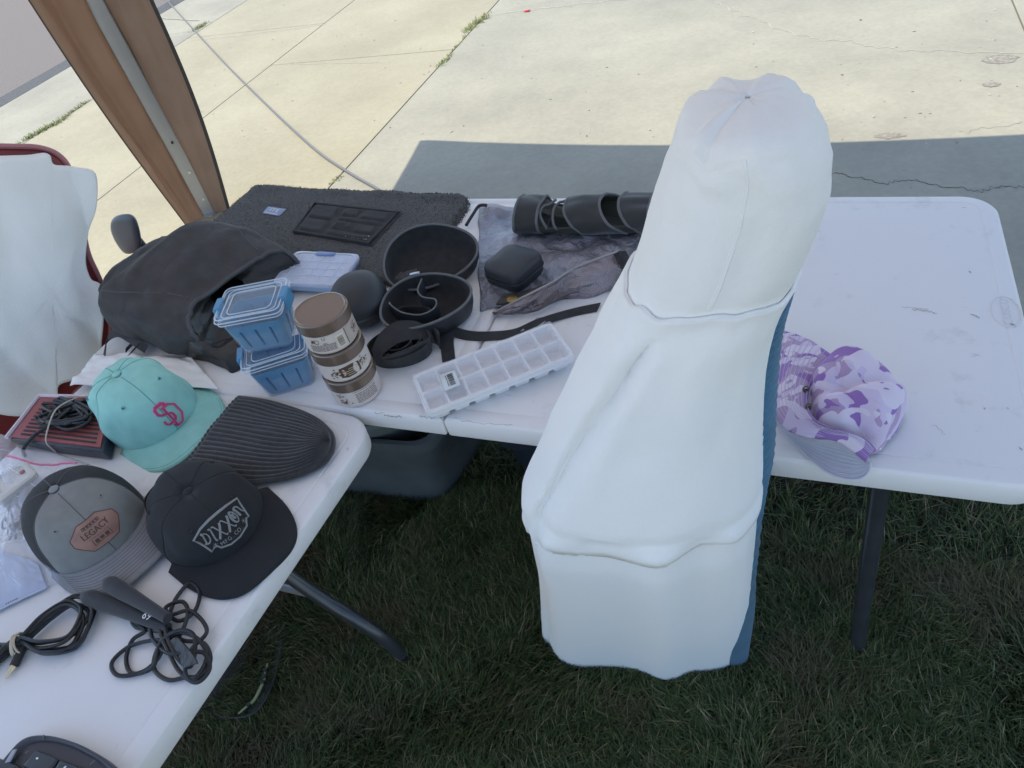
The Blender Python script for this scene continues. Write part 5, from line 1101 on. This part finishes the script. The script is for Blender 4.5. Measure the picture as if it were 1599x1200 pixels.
# turned-under part of the brim showing the lining
C3 = spz(((1207, 648, .006), (1216, 668, .004), (1238, 692, .003), (1262, 715, .003), (1290, 738, .002), (1318, 749, .0), (1342, 749, .001), (1356, 738, .006), (1360, 722, .018)))
C4 = spz(((1207, 640, .040), (1214, 655, .041), (1228, 668, .042), (1250, 680, .043), (1275, 686, .044), (1300, 688, .045), (1330, 698, .044), (1350, 712, .036), (1360, 722, .024)))
m = len(C3) - 1
def und(u, v):
    i = int(round(u * m)); p = C4[i] * (1 - v) + C3[i] * v; s = math.sin(PI * v) * math.sin(PI * u); return p + np.array([-.006, .020, -.006]) * s
b = MB(); b.grid(und, m, 16); un_ = b.build('brim_lining', M_HATL, t, solid=.0015)
b = MB()
for k in range(10): v = .06 + .094 * k; b.tube([und(i / m, v) + np.array([0, -.0012, .0012]) for i in range(m + 1)], .0005, 4)
b.tube([p + np.array([0, 0, .001]) for p in C3], .0015, 6); b.build('stitching', mat('pale_thread', (.62, .62, .70), .8), un_)
# crumpled crown
cc = at(1335, 620, TZ + .04); CH = np.array([1.545, .165])
ob = [at(x, y, TZ + h)[:2] for x, y, h in ((1262, 600, .04), (1285, 560, .05), (1305, 540, .06), (1326, 531, .07), (1350, 545, .065), (1377, 572, .055), (1397, 597, .045), (1411, 618, .03), (1413, 642, .02), (1404, 668, .01), (1385, 692, .005), (1368, 706, .01), (1340, 690, .03), (1300, 672, .045), (1270, 655, .045))]
ob = spline([np.array([*p, 0.]) for p in ob], 6, True); oc = np.mean(ob, 0); no = len(ob)
def crown(u, v):
    i = int(round(u * no)) % no; p = oc + (ob[i] - oc) * (math.sin(v * PI / 2) ** .8); a = 2 * PI * u
    h = .082 * max(0, math.cos(v * PI / 2)) ** .5 + .006
    x, y = p[0] - oc[0], p[1] - oc[1]
    # a deep crease across the crown and folded ridges
    d1 = (x * .35 - y * .94) - .004; h -= .024 * math.exp(-abs(d1 / .016) ** 1.3) * math.cos(v * PI / 2) ** .5
    d2 = (x * .95 + y * .3) + .030; h -= .010 * math.exp(-abs(d2 / .012) ** 1.3) * math.cos(v * PI / 2) ** .5
    h += .013 * (.4 - abs(nz(x * 20 + 2, y * 20, 3)) * 1.6) * math.cos(v * PI / 2) ** .4
    return np.array([p[0], p[1], max(TZ + .002, TZ + h)])
b = MB(); b.grid(crown, no, 40, cu=True); cr = b.build('crown', M_CAMO, t, ang=60)
for q, h in (((1258, 613), .058), ((1262, 640), .058)):
    c = at(*q, TZ + h); b = MB(); b.tube([c + np.array([.0038 * math.cos(a), .002 * math.sin(a), .004 * math.sin(a) + .006]) for a in np.linspace(0, 2 * PI, 14, False)], .0012, 6, True); b.build('eyelet', mat('dark_brass', (.12, .09, .06), .35, 1.), br_)
    b = MB(); b.lathe([(0, .005), (.003, .0055), (0, .006)], c, 10); b.build('eyelet_hole', M_INK, br_)
b = MB(); b.tube([C1[i] + np.array([.001, 0, .003]) for i in range(n + 1)], .0012, 5); b.build('seam', mat('violet_seam', (.34, .22, .5), .8), cr)

# ================= PERSON IN MADE-UP WHITE CLOTHING AT THE FRONT OF THE TABLE =================
rows = [(1062, 855, 1150), (1035, 852, 1156), (985, 850, 1160), (930, 848, 1172), (870, 843, 1178), (820, 834, 1179), (780, 829, 1181), (745, 830, 1176), (700, 852, 1176), (660, 868, 1177), (620, 888, 1178), (580, 906, 1182), (540, 928, 1189), (500, 945, 1200), (460, 968, 1218), (425, 986, 1240), (380, 1002, 1263), (330, 1015, 1284), (290, 1028, 1296), (265, 1036, 1297), (240, 1046, 1297), (222, 1052, 1293), (208, 1056, 1286), (198, 1060, 1280), (192, 1062, 1276)]
def rowdata(py, l, r):
    z = 1.0; Y = -.12
    for _ in range(12):
        Y = -.125 if z > .72 else -.125 + .155 * (1 - z / .72)
        c = aty((l + r) / 2, py, Y); z = c[2]
    a, b2 = aty(l, py, Y), aty(r, py, Y)
    return Y, z, a, b2
RD = [rowdata(*q) for q in rows]
px0 = np.mean([(r[2][0] + r[3][0]) / 2 for r in RD])
person = thing('person', 'person seen from behind in made-up white hooded clothing over a blue ribbed garment', 'person', (px0, .0, 0))
n = 72
def prow(k):
    i = max(0, min(len(RD) - 2, int(k))); s = k - i; A, B = RD[i], RD[i + 1]; return [(np.array(A[j]) * (1 - s) + np.array(B[j]) * s) for j in range(4)]
def wrap(k, a, sc=1.0, fold=1.0, off=0.):
    Y, z, l, r = prow(k); w_ = np.linalg.norm(r - l) / 2; c = (l + r) / 2; ax = (r - l) / (2 * w_)
    dp = min(.095, .055 + .5 * w_ * .5)
    low = max(0, min(1, (15 - k) / 9)); tp = max(0, min(1, (len(RD) - 1 - k) / 3))
    ph_ = 8 * a + 1.8 * math.sin(k * .30) + 2.2 * nz(1.5 * math.cos(a), 1.5 * math.sin(a), k * .12)
    lo_ = 1.0 if k > 6 else max(.15, 1 - (6 - k))
    q = 1.0 + fold * tp * ((.03 + .20 * low * (k < 6.5)) * (abs(math.sin(ph_ * .5)) ** 1.4 - .5) + .05 * nz(2.2 * math.cos(a), 2.2 * math.sin(a) + k * .1, k * .22) + lo_ * .035 * nz(4 * math.cos(a) + k * .35, 4 * math.sin(a), k * .55) + lo_ * .012 * nz(9 * math.cos(a), 9 * math.sin(a), k * 1.1)
        - .07 * math.exp(-((k - 14.8 - .5 * math.sin(a + .6)) / .7) ** 2))
    aw = (a + PI / 2 + PI) % (2 * PI) - PI; ac = -.30 - .065 * (14 - k)
    if 5.5 < k < 14.2: q += fold * min(1, (k - 5.5) * 2, (14.2 - k)) * (-.28 * math.exp(-((aw - ac) / .10) ** 2) + .10 * math.exp(-((aw - ac + .45) / .30) ** 2))
    e = .86; ca, sa = math.cos(a), math.sin(a); X = math.copysign(abs(ca) ** e, ca) * w_ * sc; D = math.copysign(abs(sa) ** e, sa) * dp * sc * q
    X *= 1 - .03 * fold * abs(nz(3 * sa, k * .4, 7))
    return c + ax * X + np.array([0, 1., 0]) * (D + off) + np.array([0, 0, .010 * fold * nz(3 * ca, 3 * sa, min(k, 1) * .3)])
M_SKIN = mat('skin', (.45, .27, .19), .5); 
b = MB(); ks = np.linspace(.6, len(RD) - 1.25, 70); rg = [[tuple(wrap(k, 2 * PI * j / 40, .80 if k < 13 else .70 if k < 17 else .80, 0)) for j in range(40)] for k in ks]; b.rings(rg); b.build('body', M_SKIN, person, ang=80)
b = MB()
K0 = 14.0
ks = np.linspace(0, len(RD) - 1, 130)
rg = [[tuple(wrap(k, 2 * PI * j / n)) for j in range(n)] for k in ks]
rg.insert(0, [tuple(np.array(p) + np.array([0, .075, -.085])) for p in rg[0]])
top = np.mean(rg[-1], 0); r0 = [np.array(p) for p in rg[-1]]
for f_, h_ in ((.97, .004), (.90, .009), (.78, .013), (.55, .017), (.28, .019), (.05, .0195)): rg.append([tuple(top + (p - top) * f_ + np.array([0, 0, h_ + .004 * nz(p[0] * 30 * f_, p[1] * 30 * f_, 3)])) for p in r0])
nk = len(rg); vs = [p for r in rg for p in r]; fs = []
for i in range(nk - 1):
    for j in range(n):
        a = 2 * PI * (j + .5) / n; k = ks[max(0, min(i - 1, len(ks) - 1))]
        if 17.2 < k < 22.5 and abs(a - PI / 2) < .62: continue      # face opening of the hood, on the far side
        fs.append((i * n + j, i * n + (j + 1) % n, (i + 1) * n + (j + 1) % n, (i + 1) * n + j))
b.add(vs, fs); b.build('stand_in_wrap', M_WHITEC, person, solid=.004, ang=80)  # made-up white wrap filling a blanked-out patch, real clothing unseen
# made-up shoulder cape lying over the wrap, its hem falling in waves, and the seam over the hood
def hemk(a): return 5.7 + .25 * math.sin(a + 2.4) + .08 * math.sin(5 * a)
def cape(u, v):
    a = 2 * PI * u; k0 = hemk(a); k = k0 + (15.0 - k0) * v; p = wrap(k, a); c = (lambda r: (r[2] + r[3]) / 2)(prow(k)); d = p - c; d[2] = 0; L_ = np.linalg.norm(d) + 1e-9
    return p + d / L_ * (.005 + .006 * min(1, v * 9) * (1 - v) - .004 * math.exp(-((v - .09) / .02) ** 2)) 
b = MB(); b.grid(cape, 96, 40, cu=True); b.build('stand_in_top', M_WHITEC, person, solid=.004, ang=80)
b = MB(); b.tube([cape(u, 0.0) + np.array([0, 0, .002]) for u in np.linspace(0, 1, 96, False)], .0026, 6, True); b.build('stand_in_hem', M_WHITEC, person)
b = MB(); b.tube([wrap(k, -PI / 2 + .05, 1.008) for k in np.linspace(15.2, len(RD) - 1.05, 40)], .0028, 6); b.build('stand_in_seam', M_WHITEC, person)
# blue ribbed garment showing along the right side
bl = [(1032, 1168), (1010, 1171), (960, 1178), (900, 1179), (860, 1181), (800, 1185), (760, 1190), (720, 1198), (680, 1201), (640, 1202), (600, 1204), (560, 1207), (520, 1212), (490, 1219), (462, 1227), (450, 1226)]
M_BLUEF = mat('blue_ribbed_fabric', (.028, .135, .235), .5, var=.12, vscale=10, bump=.2, bscale=900, sheen=.2)
BR = []
for py, r in bl:
    z = 1.0; Y = -.08
    for _ in range(12):
        Y = -.085 if z > .72 else -.085 + .115 * (1 - z / .72); c = aty(r, py, Y); z = c[2]
    BR.append(c)
BS = spline(BR, 14); nb2 = len(BS) - 1
b = MB()
def blue(u, v):
    i = u * nb2; k = int(i); p = BS[k] if k >= nb2 else BS[k] * (1 - i + k) + BS[k + 1] * (i - k); a = 2 * PI * v
    rib = .0085 * abs(math.sin(PI * (u * 40 + .9 * math.sin(a - .8)))) ** .6 * min(1, max(0., u - .12) * 4)
    w_ = .060 * min(1, 3 * u + .45) * min(1, (1 - u) * 8 + .3)
    return p + np.array([-w_ + (w_ + rib) * math.cos(a), (.055 + rib) * math.sin(a) * (w_ / .06), .006 * math.cos(a)])
b.grid(blue, 420, 28, cv=True, capu=True); b.build('ribbed_garment', M_BLUEF, person, ang=80)

# ================= GUESSED RED CHAIR WITH A MADE-UP WHITE CLOTH =================
CN = np.array([CAM[0] + .3, CAM[1] - .25, 0.0]) - np.array([-.0, .0, 0]); CN = np.array([.82, -.57, 0.]); CP = np.array([-.22, .12, .8])
chair = thing('chair', 'red chair with a rounded back, standing past the left end of the tables', 'chair', (CP[0], CP[1], 0))
def outl(q, off, k): return spline([atp(x, y, CP + CN * off, CN) for x, y in q], k, True)
q = ((-150, 236), (-60, 229), (20, 229), (62, 231), (92, 243), (110, 268), (124, 320), (136, 390), (152, 428), (168, 466), (172, 500), (168, 545), (150, 590), (118, 612), (80, 660), (40, 720), (-150, 760))
O1 = outl(q, 0., 6); ce = np.mean(O1, 0)
M_CHR = mat('dark_red_vinyl', (.23, .035, .04), .42, var=.12, vscale=8, bump=.2, bscale=300)
b = MB(); b.rings([[ce + (p - ce) * k + CN * d for p in O1] for k, d in ((.5, -.045), (.97, -.04), (.995, -.03), (1, -.02), (.995, -.008), (.985, -.002), (.96, .004), (.5, .010), (.05, .012))]); b.build('backrest', M_CHR, chair, ang=60)
b = MB(); b.tube([p + CN * .0 for p in O1], .006, 8, True); b.build('piping', mat('pinkish_piping', (.42, .18, .20), .5), chair)
zb_ = min(p[2] for p in O1)
b = MB(); sdir = np.array([CN[1], -CN[0], 0]) * -1
b.box((CP[0] - .12 + CN[0] * -.2, CP[1] + .02 + .2 * .57, .42), (.22, .21, .035), math.atan2(CN[1], CN[0])); b.build('seat', M_CHR, chair, bevel=.02)
for sx, sy in ((-.17, -.16), (-.17, .16), (.17, -.16), (.17, .16)):
    c_, s_ = CN[0], CN[1]; x, y = CP[0] - .12 - .2 * c_ + sx * c_ - sy * s_, CP[1] + .02 + .2 * .57 + sx * s_ + sy * c_
    b = MB(); b.tube([(x, y, .40), (x, y, .0)], .014, 10); b.build('leg', M_STEEL, chair)
for s in (-.13, .13):
    x, y = CP[0] - .05 - s * CN[1] - .03 * CN[0], CP[1] + s * CN[0] - .03 * CN[1]; b = MB(); b.tube([(x - .02, y, .42), (x - .03, y, .62), (x - .05 * CN[0], y, .72)], .013, 10); b.build('back_post', M_STEEL, chair)
q = ((-150, 248), (-20, 243), (40, 241), (74, 241), (84, 258), (118, 262), (148, 270), (150, 320), (138, 370), (134, 410), (142, 436), (158, 448), (161, 500), (158, 556), (148, 582), (118, 592), (92, 602), (88, 632), (70, 644), (20, 646), (-40, 640), (-150, 650))
O2 = outl(q, .03, 6); c2 = np.mean(O2, 0); no2 = len(O2)
def cl(u, v):
    i = int(round(u * no2)) % no2; p = c2 + (O2[i] - c2) * v; s = np.dot(p - c2, np.array([-CN[1], CN[0], 0]))
    return p + CN * (.017 * (abs(math.sin(s * 24 + 2.2 * nz(p[2] * 4, s * 3))) ** .8 - .5) * min(1, v * 2) + .012 * nz(s * 9, p[2] * 4, 2) + .006 * nz(s * 22, p[2] * 10, 5) + .012 * (1 - v))
b = MB(); b.grid(cl, no2, 24, cu=True); cloth = b.build('stand_in_cloth', M_WHITEC, None, solid=.006, ang=80, base=(c2[0], c2[1], float(min(p[2] for p in O2))))  # white sheet added to fill a blanked-out patch
tag(cloth, 'made-up white cloth draped over the red chair at the left edge', 'cloth')

# things below origin sanity: nothing is left at the world centre by name
for o in list(SC.objects):
    if o.type == 'MESH' and o.data.users == 1: o.data.name = o.name
